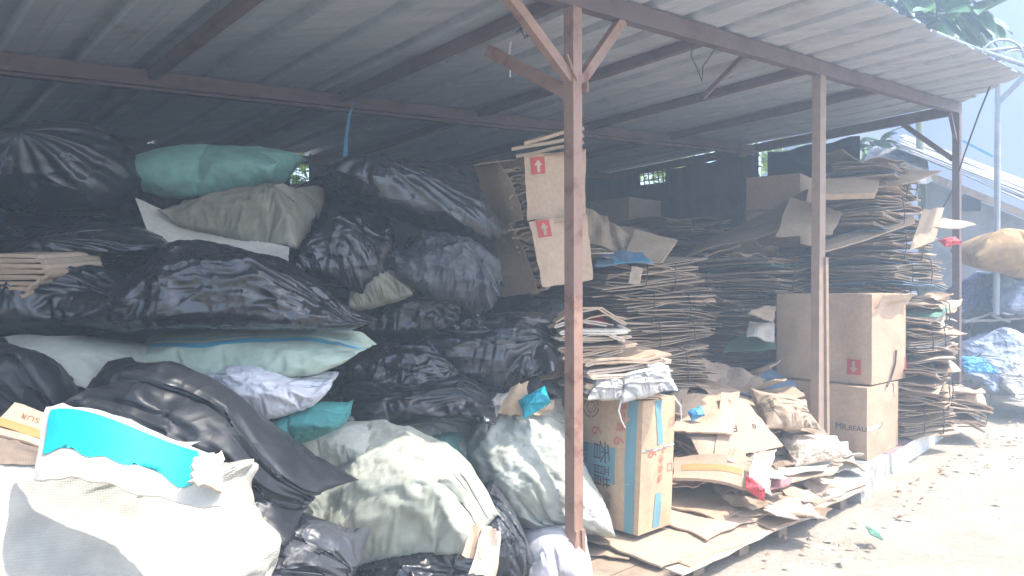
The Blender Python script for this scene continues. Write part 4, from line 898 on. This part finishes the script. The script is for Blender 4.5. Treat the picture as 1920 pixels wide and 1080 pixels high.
# big upper and lower cartons by the timber post
uc = empty('large_carton', (2.9, 6.1, .75), 'largest brown carton with a red arrow mark, on a smaller carton behind the timber post', 'carton')
K2 = Carton((2.77, 5.75, .752), .78, .70, .70, .016, 8, lean=Vector((0, 0, 0))); K2.build(uc, M['card_box'])
K2.decal(uc, 'arrow_mark', 'l', .10, .245, .10, .27, M['red']); K2.poly(uc, 'arrow', 'l', arrow_up(.1725, .185, .14, .16, True), M['card_box'], .005)
K2.decal(uc, 'arrow_mark', 'r', .86, .995, .08, .26, M['red'])
K2.decal(uc, 'tear', 'l', .99, .999, 0, 1, M['card_dark'], .003)
sheet('torn_flap', [K2.pt('r', .02, .84, .01), K2.pt('r', .98, .88, .01), K2.pt('r', .96, 1.0, .10), K2.pt('r', .04, 1.0, .07)], 'card_light', parent=uc, th=.006, curl=.03, seed=61, n=10)
K2.text(uc, 'lettering', '- - - -', 'l', .17, .30, .05, M['redfaint'])
mbs = MB(); mbs.tube([K2.pt('r', .62, .35, .012), K2.pt('r', .58, .2, .014), K2.pt('r', .5, .03, .014), K2.pt('r', .35, -.04, .02)], .008, 5); mbs.build('strap', M['string'], uc)
lc = empty('carton', (2.9, 6.0, .17), 'brown carton with dark lettering and taped seam under the largest carton', 'carton')
K3 = Carton((2.70, 5.68, .19), .40, .62, .55, .01, 12); K3.build(lc, M['card_box'])
K3.text(lc, 'lettering', 'MR.', 'l', .46, .42, .07, M['darkprint']); K3.text(lc, 'lettering', 'BEAU', 'l', .16, .42, .055, M['darkprint']); K3.text(lc, 'lettering', 'IZE', 'l', .85, .425, .05, M['darkprint'])
K3.decal(lc, 'tape', 'r', .0, .34, .40, .46, M['clear_film'], .003); K3.text(lc, 'lettering', 'X!', 'r', .4, .44, .05, M['darkprint'], 0, .006)
K3.text(lc, 'mark', '?', 'r', .8, .88, .16, M['red'])
bc = empty('carton', (2.4, 6.5, .17), 'brown carton mostly hidden behind the timber post, left of the lettered carton', 'carton')
K4 = Carton((2.50, 6.02, .19), .5, .45, .545, .008, 15); K4.build(bc, M['card_box'])
K4.decal(bc, 'handle_hole', 'l', .32, .42, .80, .86, M['window_dark'], .003)

# torn cartons stacked by the main post, their corners burst open
def torn_carton(label, TL, TLr, BLr, BLl, RT, RTr, RBr, RB, d_, arrow, seed):
    e = empty('torn_carton', W(985, 480, d_), label, 'carton')
    l4 = [W(*BLl), W(*BLr), W(*TLr), W(*TL)]; r4 = [W(*RB), W(*RBr), W(*RTr), W(*RT)]
    sheet('side_panel', l4, 'card_box', parent=e, th=.006, curl=.02, n=12, m=10, seed=seed, rag=.005, bend=lambda s, t: -.03*math.sin(3.1*t)*s)
    sheet('front_panel', r4, 'card_box', parent=e, th=.006, curl=.015, n=12, m=12, seed=seed+1, rag=.004, bend=lambda s, t: .012*math.sin(6*s))
    s_, t_ = arrow
    if s_ is not None:
        bf = lambda s, t: .012*math.sin(6*s); kk_ = dict(curl=.015, seed=seed+1, bend=bf)
        overlay('arrow_mark', r4, s_-.11, s_+.11, t_-.13, t_+.13, .0095, M['red'], e, .015, seed+1, bf, n=6, m=6)
        print_on(r4, 'arrow', arrow_up(s_, t_-.01, .21, .24), M['card_light'], e, .012, **kk_)
        text_on(r4, '- - -', s_, t_-.165, .018, M['redfaint'], e, 'lettering', .0095, **kk_)
    # back panel, floor and folded sheets inside
    bk = [W(BLl[0]+6, BLl[1], d_+.75), W(RBr[0]-8, RBr[1]-4, d_+.75), W(RTr[0]-8, RTr[1]+4, d_+.75), W(TL[0]+8, TL[1]+4, d_+.75)]
    sheet('back_panel', bk, 'card_dark', parent=e, th=.006, curl=.01, seed=seed+2)
    sheet('top_panel', [W(TL[0], TL[1]+2, d_+.02), W(RTr[0], RTr[1]+2, d_+.02), bk[2], bk[3]], 'card', parent=e, th=.006, curl=.01, seed=seed+9)
    zt, zb = W(0, TLr[1]+6, d_).z, W(0, BLr[1]-2, d_).z; r_ = random.Random(seed)
    for i in range(14):
        z = zb+(zt-zb)*i/14; t = i/14; xc = (BLr[0]+RB[0])/2*(1-t)+(TLr[0]+RT[0])/2*t
        c_ = W(xc+3+r_.uniform(-3, 3), 0, d_+.05+r_.uniform(0, .05)); c_.z = z
        sheet('folded_sheet', rect(c_+Vector((0, .2, 0)), Vector((.06, 0, r_.uniform(-.02, .03))), Vector((0, .2, 0))), r_.choice(('card_dark', 'card', 'card', 'card_light')), parent=e, th=.012, curl=.03, n=8, m=4, seed=seed+i*2.3, rag=.01)
    return e
torn_carton('upper torn carton with a red arrow mark, burst open beside the main post', (888, 308, 4.95), (932, 300, 4.68), (980, 412, 4.5), (930, 430, 4.9), (980, 292, 4.5), (1098, 280, 4.75), (1098, 404, 4.72), (988, 414, 4.48), 4.55, (.2, .82), 3)
torn_carton('lower torn carton with a red arrow mark and shipping tape, burst open at its corner', (925, 436, 4.85), (955, 418, 4.56), (1010, 548, 4.42), (920, 560, 4.8), (990, 416, 4.42), (1100, 402, 4.65), (1112, 524, 4.62), (1016, 540, 4.36), 4.48, (.2, .86), 13)
sheet('tape', [W(940, 455, 4.72), W(952, 455, 4.66), W(952, 440, 4.66), W(940, 440, 4.72)], 'paper', parent=bpy.data.objects['torn_carton.001'], th=.002, curl=0, rag=0)
for i in range(3):
    y = 296-13*i; x0 = 938+30*(i == 0)-0+22*i
    sheet('cardboard_sheet', [W(x0, y, 4.45), W(1096, y-26, 4.6), W(1090, y-30, 5.3), W(x0+30, y-8, 5.2)], ('card', 'card_light', 'card')[i], ('lowest', 'middle', 'topmost')[i]+' of the flattened cartons lying on the upper torn carton', 'cardboard sheet', 'flattened cartons on the torn cartons', th=.02, curl=.01, seed=i+70, rag=.004)

# tied bundles: right column, middle and left piles
def column(a, b, z0, n, h, L, Wd, labels, seed, mats, jy=.12, ns=11, tl=.04, **k):
    r_ = random.Random(seed); z = z0
    for i in range(n):
        hh = h*r_.uniform(.88, 1.12)
        bundle(S(a+r_.gauss(0, .05), b+r_.gauss(0, .04), z), YAW+r_.gauss(0, jy), L*r_.uniform(.9, 1.08), Wd*r_.uniform(.9, 1.08), hh, ns, labels(i, n), mats, (r_.gauss(0, tl), r_.gauss(0, tl)), 2, seed+i, **k); z += hh+.006
ordn = ['lowest', 'second', 'third', 'fourth', 'fifth', 'sixth', 'seventh', 'eighth', 'ninth', 'tenth']
def lab(what): return lambda i, n: f"{'topmost' if i == n-1 else ordn[i]+(' lowest' if i else '')} bundle of {what}"
column(4.62, .40, .18, 9, .262, .98, .66, lab('flattened cartons in the tallest stack, beside the right post'), 100, ('card_light', 'card', 'card_dark', 'card', 'bluegrey'))
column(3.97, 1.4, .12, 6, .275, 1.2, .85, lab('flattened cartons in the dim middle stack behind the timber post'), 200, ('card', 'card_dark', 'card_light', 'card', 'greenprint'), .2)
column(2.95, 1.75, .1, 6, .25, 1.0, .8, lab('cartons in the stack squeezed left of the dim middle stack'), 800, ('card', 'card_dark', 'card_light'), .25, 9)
column(1.85, 1.2, .12, 7, .218, 1.05, .78, lab('thin flattened cartons in the stack behind the main post'), 300, ('card', 'card_light', 'card_dark', 'card_light'), .2, 11)
column(4.28, -.10, .25, 2, .25, .62, .42, lab('crumpled grey brown cartons on the kerb right of the lettered carton'), 400, ('card', 'card_light'), .25, 9, .08)
column(4.30, -.06, .79, 3, .2, .60, .44, lab('pale sunlit folded cartons right of the largest carton'), 450, ('card_light', 'paper', 'card_pale', 'card', 'greenprint'), .3, 8, .1)
bundle(S(4.98, -.16, .27), YAW+.5, .5, .42, .34, 6, 'strapped bundle of folded kraft cartons at the right end of the kerb', ('card_light', 'card_light', 'card'), (.12, -.1), 2, 77, None, .04)
column(2.95, .85, .12, 2, .27, .9, .7, lab('scruffy cartons in the low stack behind the heap'), 500, ('card_dark', 'card', 'bluegrey'), .3, 9, .08)
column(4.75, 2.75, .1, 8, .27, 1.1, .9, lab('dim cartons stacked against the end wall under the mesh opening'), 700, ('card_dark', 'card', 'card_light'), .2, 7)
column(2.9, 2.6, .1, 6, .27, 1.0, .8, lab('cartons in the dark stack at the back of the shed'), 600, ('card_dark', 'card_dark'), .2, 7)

# loose sheets scattered on the piles
def scatter(n, a, b, z, sa, sb, sz, mats, label, group, seed, size=(.12, .3), zs=.05, tilt=1.):
    r_ = random.Random(seed)
    for i in range(n):
        c_ = S(a+r_.gauss(0, sa), b+r_.gauss(0, sb), z+r_.uniform(-zs, zs)); t = r_.uniform(0, 6.28)
        ex = Vector((math.cos(t), math.sin(t), r_.gauss(0, .25*tilt)))*r_.uniform(*size); ey = Vector((-math.sin(t), math.cos(t), r_.gauss(0, .3*tilt)))*r_.uniform(*size)*.7
        sheet('cardboard_sheet', rect(c_, ex, ey), r_.choice(mats), label, 'cardboard sheet', group, th=.008, curl=.05, n=8, m=6, seed=seed+i*1.7, rag=.012)
scatter(9, 3.9, 1.3, 1.80, .28, .2, 0, ('card', 'card_dark', 'card_light'), 'loose cardboard sheet lying on top of the dim middle stack', 'loose sheets on the middle stack', 11)
scatter(9, 1.9, 1.3, 1.68, .28, .22, 0, ('card', 'card_light', 'card_dark'), 'loose cardboard sheet lying on the stack right behind the main post', 'loose sheets on the stack behind the main post', 12)
scatter(7, 4.6, .45, 2.58, .25, .15, 0, ('card', 'card_dark', 'card'), 'loose cardboard sheet on top of the tallest stack', 'loose sheets on the tallest stack', 13, (.15, .35), .06)
scatter(22, 2.6, .75, .70, .38, .22, 0, ('card', 'card_dark', 'card_light', 'bluegrey'), 'loose cardboard sheet in the low heap below the middle stack', 'loose sheets in the low heap', 14)
bundle(S(2.1, .42, .17), YAW+.3, .85, .62, .2, 7, 'flattened scruffy bundle at the bottom of the heap left of the timber post', ('card_light', 'card', 'card_dark'), (.03, .04), 1, 901, None, .09)
bundle(S(2.0, .5, .38), YAW-.25, .75, .55, .2, 6, 'loose tan bundle in the middle of the heap left of the timber post', ('card', 'card_light'), (.12, -.06), 1, 902, None, .1)
scatter(10, 2.1, .5, .52, .28, .12, 0, ('card', 'card_light', 'card', 'card_box'), 'tan flattened box lying on top of the heap by the timber post', 'tan boxes on top of the heap', 19, (.14, .27), .06, .5)
scatter(34, 2.15, .36, .36, .36, .15, 0, ('card', 'card_light', 'card_dark', 'paper'), 'crumpled cardboard sheet in the heap left of the timber post', 'crumpled sheets in the heap by the timber post', 15, (.1, .24), .15)
scatter(8, 2.5, -.02, .24, .16, .08, 0, ('paper', 'card_light', 'paper'), 'torn white board in the flat pile in front of the timber post', 'torn boards in front of the timber post', 16, (.1, .22), .06)
scatter(16, 1.75, -.1, .20, .4, .12, 0, ('card', 'card_light', 'card_pale', 'card_dark'), 'thin torn sheet lying flat on the platform layers in front of the heap', 'torn sheets on the platform layers', 18, (.1, .24), .025, .15)
scatter(9, 4.75, -.1, 1.1, .12, .1, 0, ('card_light', 'card', 'paper'), 'ragged cardboard piece sticking out of the pale pile beside the right post', 'ragged pieces on the pale pile', 17, (.08, .2), .35)
one = lambda nm, c4, mt, lb, cat='cardboard sheet', grp=None, **k: sheet(nm, [W(*p) for p in c4], mt, lb, cat, grp, **k)
# special visible sheets
one('cardboard_sheet', [(1290, 478, 7.0), (1505, 440, 6.7), (1520, 378, 7.4), (1310, 455, 7.8)], 'card', 'large bowed cardboard sheet sweeping up to the timber post on the middle stack', th=.012, curl=.06, n=16, seed=31, bend=lambda s, t: .1*s*s)
one('cardboard_sheet', [(1455, 445, 6.4), (1560, 440, 6.2), (1580, 398, 6.6), (1482, 372, 6.9)], 'card_light', 'open carton flap angled behind the timber post above the middle stack', th=.008, curl=.02, seed=33)
one('cardboard_sheet', [(1538, 375, 6.3), (1640, 372, 6.3), (1650, 340, 6.6), (1545, 345, 6.6)], 'card', 'plain brown carton side lying level near the top of the tallest stack', th=.05, curl=.01, seed=34)
one('cardboard_sheet', [(1535, 478, 6.4), (1715, 420, 6.5), (1712, 402, 6.7), (1535, 456, 6.7)], 'card_light', 'long carton strip with blue print slanting across the tallest stack', th=.012, curl=.02, seed=35, n=12)
one('cardboard_sheet', [(1705, 470, 6.35), (1752, 452, 6.4), (1770, 390, 6.6), (1730, 395, 6.6)], 'card_light', 'pale board propped upright at the right end of the tallest stack', th=.01, curl=.02, seed=36)
one('cardboard_sheet', [(1735, 425, 6.5), (1795, 430, 6.4), (1830, 424, 6.5), (1770, 408, 6.8)], 'card_pale', 'pointed board sticking out to the right past the right post', th=.01, curl=.02, seed=37)
one('cardboard_sheet', [(1540, 350, 6.5), (1690, 352, 6.4), (1765, 325, 6.8), (1600, 315, 7.1)], 'card', 'wide bent board crowning the tallest stack', th=.012, curl=.06, seed=38, n=12)
bag('plastic_wrapper', 'B0', (1762, 444, 1796, 464), 6.4, .1, 'red_film', 'red and white wrapper stuck at the right end of the tallest stack', 'wrapper', None, (-10, 40, 0), (1, .7, .4), None, .02, 54)
one('cardboard_sheet', [(1115, 500, 5.0), (1225, 492, 5.0), (1200, 472, 5.5), (1125, 476, 5.5)], 'bluegrey', 'board with bright blue print on the stack right behind the main post', th=.008, curl=.02, seed=39)
sheet('blue_print', [W(1150, 494, 4.985), W(1222, 490, 4.985), W(1190, 476, 5.35), W(1150, 480, 5.35)], 'ribbon', parent=bpy.context.scene.objects[-1] if False else None, label='glossy blue strip of packaging lying on the stack right behind the main post', cat='packaging', th=.004, curl=.005, seed=40)
one('cardboard_sheet', [(1168, 488, 5.3), (1240, 495, 5.2), (1270, 455, 5.7), (1190, 432, 5.8)], 'card', 'plain tilted carton panel on top of the stack right behind the main post', th=.01, curl=.02, seed=41)
one('cardboard_sheet', [(1178, 532, 4.9), (1200, 536, 4.9), (1205, 505, 5.0), (1184, 500, 5.0)], 'card_light', 'small bright cardboard tab hanging on the stack right behind the main post', th=.008, curl=.01, seed=42)
one('cardboard_sheet', [(1400, 590, 6.0), (1450, 605, 5.9), (1455, 575, 6.2), (1425, 575, 6.3)], 'card_light', 'pale cardboard corner poking out left of the largest carton', th=.008, curl=.02, seed=43)
one('cardboard_sheet', [(1355, 660, 6.2), (1455, 655, 6.0), (1450, 620, 6.5), (1390, 625, 6.6)], 'greenprint', 'dark green printed board in the dim middle stack', th=.01, curl=.03, seed=44)
one('cardboard_sheet', [(1400, 630, 6.1), (1452, 640, 6.0), (1452, 605, 6.3), (1405, 606, 6.4)], 'paper', 'white board left of the largest carton in the dim middle stack', th=.01, curl=.03, seed=45)
# back of the shed cartons
def plain_carton(label, corner, lv, lu, h, mat, seed, eu=U, ev=V):
    e = empty('carton', corner, label, 'carton'); K_ = Carton(corner, lv, lu, h, .015, seed, eu, ev); K_.build(e, M[mat]); K_.decal(e, 'tape', 'l', .0, 1, .48, .52, M['card_dark'], .003); return e
rotv = lambda t: (Matrix.Rotation(t, 3, 'Z') @ U, Matrix.Rotation(t, 3, 'Z') @ V)
u2, v2 = rotv(.2)
plain_carton('brown carton high at the end wall, left of the timber post', (W(1500, 440, 7.6).x, 7.6, 1.95), .55, .62, .72, 'card_box', 21, u2, v2)
plain_carton('dim reddish carton at the back of the shed right of the torn cartons', (W(1150, 470, 8.0).x, 8.0, 1.55), .7, .8, .62, 'card_box', 22)
plain_carton('dim carton leaning at the back between the torn cartons and the mesh opening', (W(1180, 420, 8.6).x, 8.6, 2.0), .6, .6, .55, 'card_dark', 23)
plain_carton('dark carton showing between the olive sack and the knotted bag at the back', (W(600, 400, 5.6).x, 5.6, 1.7), .5, .6, .62, 'card_dark', 24)
one('cardboard_sheet', [(1100, 455, 5.6), (1150, 470, 5.5), (1140, 410, 5.9), (1098, 390, 6.0)], 'card', 'bent cardboard sheet just right of the main post above the thin stack', th=.01, curl=.04, seed=47)
one('cardboard_sheet', [(1150, 470, 5.6), (1185, 478, 5.5), (1180, 440, 5.8), (1140, 415, 5.9)], 'card_light', 'narrow light cardboard strip right of the main post above the thin stack', th=.01, curl=.04, seed=48)

# heap left of the timber post
fl4 = [W(1338, 862, 4.62), W(1468, 838, 4.72), W(1400, 752, 5.0), W(1352, 736, 5.02)]
fo = sheet('flattened_carton', fl4, 'card_box', 'flattened carton with a cyan strip and the letters FL, tilted on the heap', 'carton', th=.009, curl=.015, n=12, m=10, seed=81)
overlay('cyan_strip', fl4, .22, .80, .72, .82, .0125, M['ribbon'], fo, .015, 81, None, 8, 4)
overlay('white_strip', fl4, .24, .78, .62, .71, .0125, M['paper'], fo, .015, 81, None, 8, 4)
kf = dict(curl=.015, seed=81)
text_on(fl4, 'FL', .30, .42, .10, M['darkprint'], fo, off=.0125, rot=180, **kf); text_on(fl4, 'B', .74, .44, .08, M['darkprint'], fo, off=.0125, rot=160, **kf); text_on(fl4, 'M', .3, .9, .07, M['brownprint'], fo, off=.0125, rot=170, **kf)
one('flattened_carton', [(1262, 812, 4.75), (1372, 812, 4.7), (1388, 740, 5.1), (1280, 742, 5.15)], 'card', 'flattened carton with a blue smear leaning left of the lettered one', 'carton', th=.012, curl=.03, seed=82, n=12)
bag('plastic_wrapper', 'B0', (1290, 762, 1322, 790), 4.83, .05, 'blue_film', 'scrap of blue film stuck on the carton right of the tall striped carton', 'wrapper', None, (-20, 60, 0), (1, .7, .3), None, .01, 55)
one('flattened_carton', [(1320, 868, 4.60), (1400, 868, 4.58), (1390, 812, 4.8), (1290, 820, 4.8)], 'card_light', 'bent carton panel under the lettered carton on the heap', 'carton', th=.01, curl=.03, seed=83, n=10)
kr = bag('kraft_paper', 'B1', (1415, 735, 1528, 800), 5.15, .4, 'card_light', 'crumpled kraft carton at the top of the heap beside the timber post', 'cardboard', None, (6, 40, 0), (1, .7, .35), None, .03, 56)
kr2 = bag('kraft_paper', 'B0', (1475, 822, 1572, 866), 5.0, .3, 'card_pale', 'crumpled pale kraft paper in the middle right of the heap', 'paper', None, (-4, 40, 0), (1, .7, .35), taper(.4), .03, 57)
bag('kraft_paper', 'B1', (1440, 795, 1560, 850), 5.25, .3, 'card_dark', 'dusky crumpled paper between the heap and the lettered carton', 'paper', None, (6, 40, 0), (1, .7, .35), None, .03, 58)
tb = empty('flattened_carton', W(1340, 900, 4.5), 'flattened carton with orange tape at the front of the heap', 'carton')
tq = [W(1262, 900, 4.52), W(1425, 935, 4.35), W(1420, 875, 4.5), W(1262, 862, 4.75)]
sheet('carton_board', tq, 'card_light', parent=tb, th=.02, curl=.02, n=14, seed=84, bend=lambda s, t: .04*math.sin(s*3))
overlay('tape', tq, .1, .8, .35, .65, .0225, M['tape'], tb, .02, 84, lambda s, t: .04*math.sin(s*3))
one('cardboard_scrap', [(1398, 918, 4.3), (1445, 930, 4.28), (1440, 870, 4.42), (1415, 848, 4.45)], 'card_pale', 'upright pale cardboard wedge above the red wrapper at the front of the heap', 'cardboard scrap', th=.008, curl=.02, seed=85)
bag('plastic_wrapper', 'B0', (1393, 893, 1436, 938), 4.26, .1, 'red_film', 'glossy red wrapper at the front of the heap', 'wrapper', None, (35, 50, 0), (1, .6, .4), None, .015, 59)
one('cardboard_scrap', [(1440, 922, 4.45), (1478, 914, 4.5), (1486, 898, 4.6), (1448, 898, 4.6)], 'pinkpaper', 'faded pink printed board right of the red wrapper', 'cardboard scrap', th=.008, curl=.015, seed=86)
one('cardboard_scrap', [(1455, 890, 4.75), (1545, 882, 4.8), (1560, 862, 5.0), (1470, 868, 5.0)], 'paper', 'white board with a red edge in front of the timber post', 'cardboard scrap', th=.008, curl=.03, seed=87)
one('cardboard_scrap', [(1450, 905, 4.65), (1560, 893, 4.75), (1580, 872, 5.0), (1460, 882, 4.95)], 'card_light', 'brown board under the white board in front of the timber post', 'cardboard scrap', th=.01, curl=.03, seed=88)
# wide layers on the platform
L_ = [(.42, -.33, 1.9, .55, .112, 'card_pale', 'lowest wide cardboard sheet on the platform, bowed along the front edge'),
      (.48, -.30, 2.0, .5, .124, 'card_light', 'second wide cardboard sheet on the platform'),
      (1.35, -.34, 2.72, .35, .130, 'card_light', 'wide cardboard sheet at the right end of the platform, front edge sagging'),
      (.36, -.24, 1.3, .45, .138, 'card_light', 'wide cardboard sheet under the tall striped carton'),
      (1.5, -.28, 2.7, .3, .148, 'card_pale', 'pale wide cardboard sheet beneath the lettered carton'),
      (.85, -.22, 1.9, .3, .160, 'card_light', 'wide cardboard sheet in front of the heap, its corner lifted'),
      (1.1, -.12, 1.75, .4, .178, 'card', 'smaller cardboard sheet lying under the taped carton of the heap')]
for i, (a0, b0, a1, b1, z, mt, lb) in enumerate(L_):
    sh = .05*math.sin(i*2.1)
    sheet('cardboard_layer', [S(a0+sh, b0, z), S(a1, b0-sh*.6, z+zg(a1)*.5), S(a1-sh, b1, z+zg(a1)*.5), S(a0, b1, z)], mt, lb, 'cardboard sheet', 'wide sheets laid on the platform', th=.009, curl=.02, n=22, m=8, seed=90+i*1.3, rag=.012, freq=2.5, bend=lambda s, t, i=i: -.05*max(0, .25-t)*4*(.25-t) + (.03*max(0, s-.8)*5 if i == 5 else 0))
one('cardboard_scrap', [(1085, 1040, 3.9), (1180, 1050, 3.8), (1190, 1030, 3.95), (1100, 1020, 4.1)], 'card', 'flat brown scrap on the planks right of the main post foot', 'cardboard scrap', th=.006, curl=.01, seed=95)

# ================================================================== RIGHT-HAND YARD CLUTTER
ts = bag('stuffed_sack', 'S2', (1803, 430, 1965, 524), 8.3, .8, 'tan_sack', 'plump tan sack hanging over the plastic heap behind the right post', 'sack', None, (4, 20, 0), (1, .62, .6), taper(.3, -1), .02, 62)
bag('rubbish_bag', 'B1', (1850, 505, 1990, 600), 8.5, .8, 'lightblue', 'grey blue plastic bag below the tan sack at the right edge', 'plastic bag', None, (8, 34, 0), (1, .7, .5), None, .05, 63)
bag('rubbish_bag', 'B0', (1795, 510, 1875, 590), 8.8, .6, 'blue_plastic', 'dark blue plastic bag under the tan sack behind the right post', 'plastic bag', None, (-8, 34, 0), (1, .7, .5), None, .05, 64)
bag('plastic_sheeting', 'B0', (1798, 612, 1960, 730), 8.0, 1., 'lightblue', 'heap of pale blue plastic sheeting on the ground at the right edge', 'plastic sheet', None, (8, 42, 0), (1, .8, .4), None, .08, 65, T=[(1798,695),(1830,650),(1880,622),(1920,628),(1960,650)])
bag('plastic_sheeting', 'B1', (1865, 660, 1990, 755), 7.6, .7, 'clear_film', 'whitish crumpled plastic sheeting lowest in the heap at the right edge', 'plastic sheet', None, (12, 42, 0), (1, .8, .4), None, .07, 66)
bag('plastic_sheeting', 'B1', (1900, 690, 1985, 752), 7.45, .4, 'blue_film', 'bright blue patch of plastic sheeting at the right edge', 'plastic sheet', None, (12, 42, 0), (1, .8, .4), None, .05, 67)
bag('plastic_sheeting', 'B0', (1795, 668, 1850, 700), 7.6, .4, 'blue_film', 'small bright blue plastic sheet beside the pale pile', 'plastic sheet', None, (0, 42, 0), (1, .8, .4), None, .04, 68)
one('green_board', [(1850, 632, 8.6), (1990, 655, 8.4), (1990, 618, 9.0), (1870, 612, 9.2)], 'greenprint', 'dark green board lying on the heap at the right edge', 'board', th=.02, curl=.03, seed=97)
one('pale_green_board', [(1800, 592, 8.9), (1880, 585, 8.9), (1860, 570, 9.4), (1800, 572, 9.4)], 'bluegrey', 'blue green board under the dark blue bag behind the right post', 'board', th=.02, curl=.02, seed=98)
for i, (p, q, lb) in enumerate((((1803, 602, 8.4), (1925, 596, 8.4), 'long grey stick lying level in the clutter at the right edge'), ((1808, 604, 8.3), (1880, 578, 8.7), 'grey stick slanting up to the right in the clutter'), ((1860, 590, 8.3), (1895, 604, 8.2), 'short grey stick crossing the long stick'))):
    mb = MB(); mb.tube([W(*p), W((p[0]+q[0])/2, (p[1]+q[1])/2+2, (p[2]+q[2])/2), W(*q)], .018, 7, .012); tag(mb.build('stick', M['stick'], None), lb, 'stick')
bk_ = bag('junk_heap', 'B1', (1800, 560, 2000, 700), 9.2, 1.2, 'grey_plastic', 'dusty grey heap of plastic under the sticks at the right edge', 'plastic heap', None, (4, 34, 0), (1, .7, .5), None, .08, 69)
for i, (px, py, c_) in enumerate(((1765, 770, 'red_film'), (1790, 790, 'clear_film'), (1735, 828, 'paper'), (1640, 1000, 'greenprint'))):
    d_ = 1400*1.42/(py-540); p = W(px, py, d_)
    bag('litter_wrapper', 'B0', (px-16, py-9, px+16, py+9), d_, .1, c_, ['small red wrapper on the ground at the end of the kerb', 'clear plastic scrap on the ground past the end of the kerb', 'white paper scrap on the ground beside the white kerb', 'small green scrap on the gravel below the platform'][i], 'wrapper', None, (10*i, 30, 0), (1, .7, .3), None, .012, 70+i)

# ================================================================== HANGING BITS
mb = MB(); pts = [(664, 190, 5.2), (655, 215, 5.18), (649, 255, 5.16), (647, 290, 5.15), (652, 328, 5.15)]
wds = (.006, .016, .02, .03, .026); vs = []
for (x, y, d_), wd in zip(pts, wds):
    c_ = W(x, y, d_); vs += [c_-Vector((wd/2, 0, 0)), c_+Vector((wd/2, .012, 0)), c_+Vector((wd/2, .016, 0)), c_-Vector((wd/2, -.004, 0))]
fs = [(i*4+q, i*4+(q+1) % 4, i*4+4+(q+1) % 4, i*4+4+q) for i in range(4) for q in range(4)]+[(3, 2, 1, 0), (16, 17, 18, 19)]
mb.add(vs, fs); tag(mb.build('blue_ribbon', M['ribbon'], None), 'blue raffia ribbon hanging from the middle roof beam', 'ribbon')
def wire(pts, r_, label, mat='wire', name='wire'):
    mb = MB(); mb.tube([W(*p) for p in pts], r_, 5); tag(mb.build(name, M[mat], None), label, 'wire')
wire([(1856, 163, 6.4), (1835, 215, 6.6), (1808, 290, 6.8), (1785, 360, 6.9), (1762, 400, 6.95)], .008, 'dark cable dropping from the right eave past the right post', name='cable')
wire([(1762, 205, 7.4), (1720, 228, 8.5), (1660, 250, 11)], .008, 'thin line strung from the end of the roof toward the white house')
wire([(1300, 78, 4.55), (1296, 105, 4.55), (1308, 130, 4.55), (1316, 152, 4.56), (1318, 125, 4.56), (1340, 92, 4.56)], .004, 'thin wire loop dangling from the roof right of the main post')
wire([(958, 78, 4.0), (955, 100, 4.0), (957, 120, 4.0), (956, 145, 4.02)], .004, 'pale thread hanging from the loose brace left of the main post', 'white_string')
wire([(968, 60, 3.98), (985, 48, 3.95), (1002, 60, 3.93), (985, 72, 3.95), (975, 52, 3.96), (998, 44, 3.94), (1004, 70, 3.95), (985, 66, 3.96)], .005, 'tangle of dark wire on the loose brace beside the main post')
wire([(692, 215, 5.2), (693, 240, 5.2), (692, 258, 5.2)], .004, 'short dark thread hanging right of the blue ribbon')

# ------------------------------------------------------------------ haze and glare veil
mb = MB(); mb.box((5, 14, 7), 60, 70, 18); hz = None  # scattering volume added to lift the blacks like lens glare, beside some haze
k = bpy.data.materials.new('haze and glare veil'); k.use_nodes = True; k.node_tree.nodes.remove(k.node_tree.nodes['Principled BSDF'])
pv = k.node_tree.nodes.new('ShaderNodeVolumePrincipled'); pv.inputs['Color'].default_value = (.66, .82, 1, 1); pv.inputs['Density'].default_value = .018; pv.inputs['Anisotropy'].default_value = .2
k.node_tree.links.new(pv.outputs[0], k.node_tree.nodes['Material Output'].inputs['Volume'])
hz = mb.build('haze', k, None); tag(hz, 'thin bluish haze and glare veil added to lift the darks of yard and shed', 'haze', None, 'stuff')
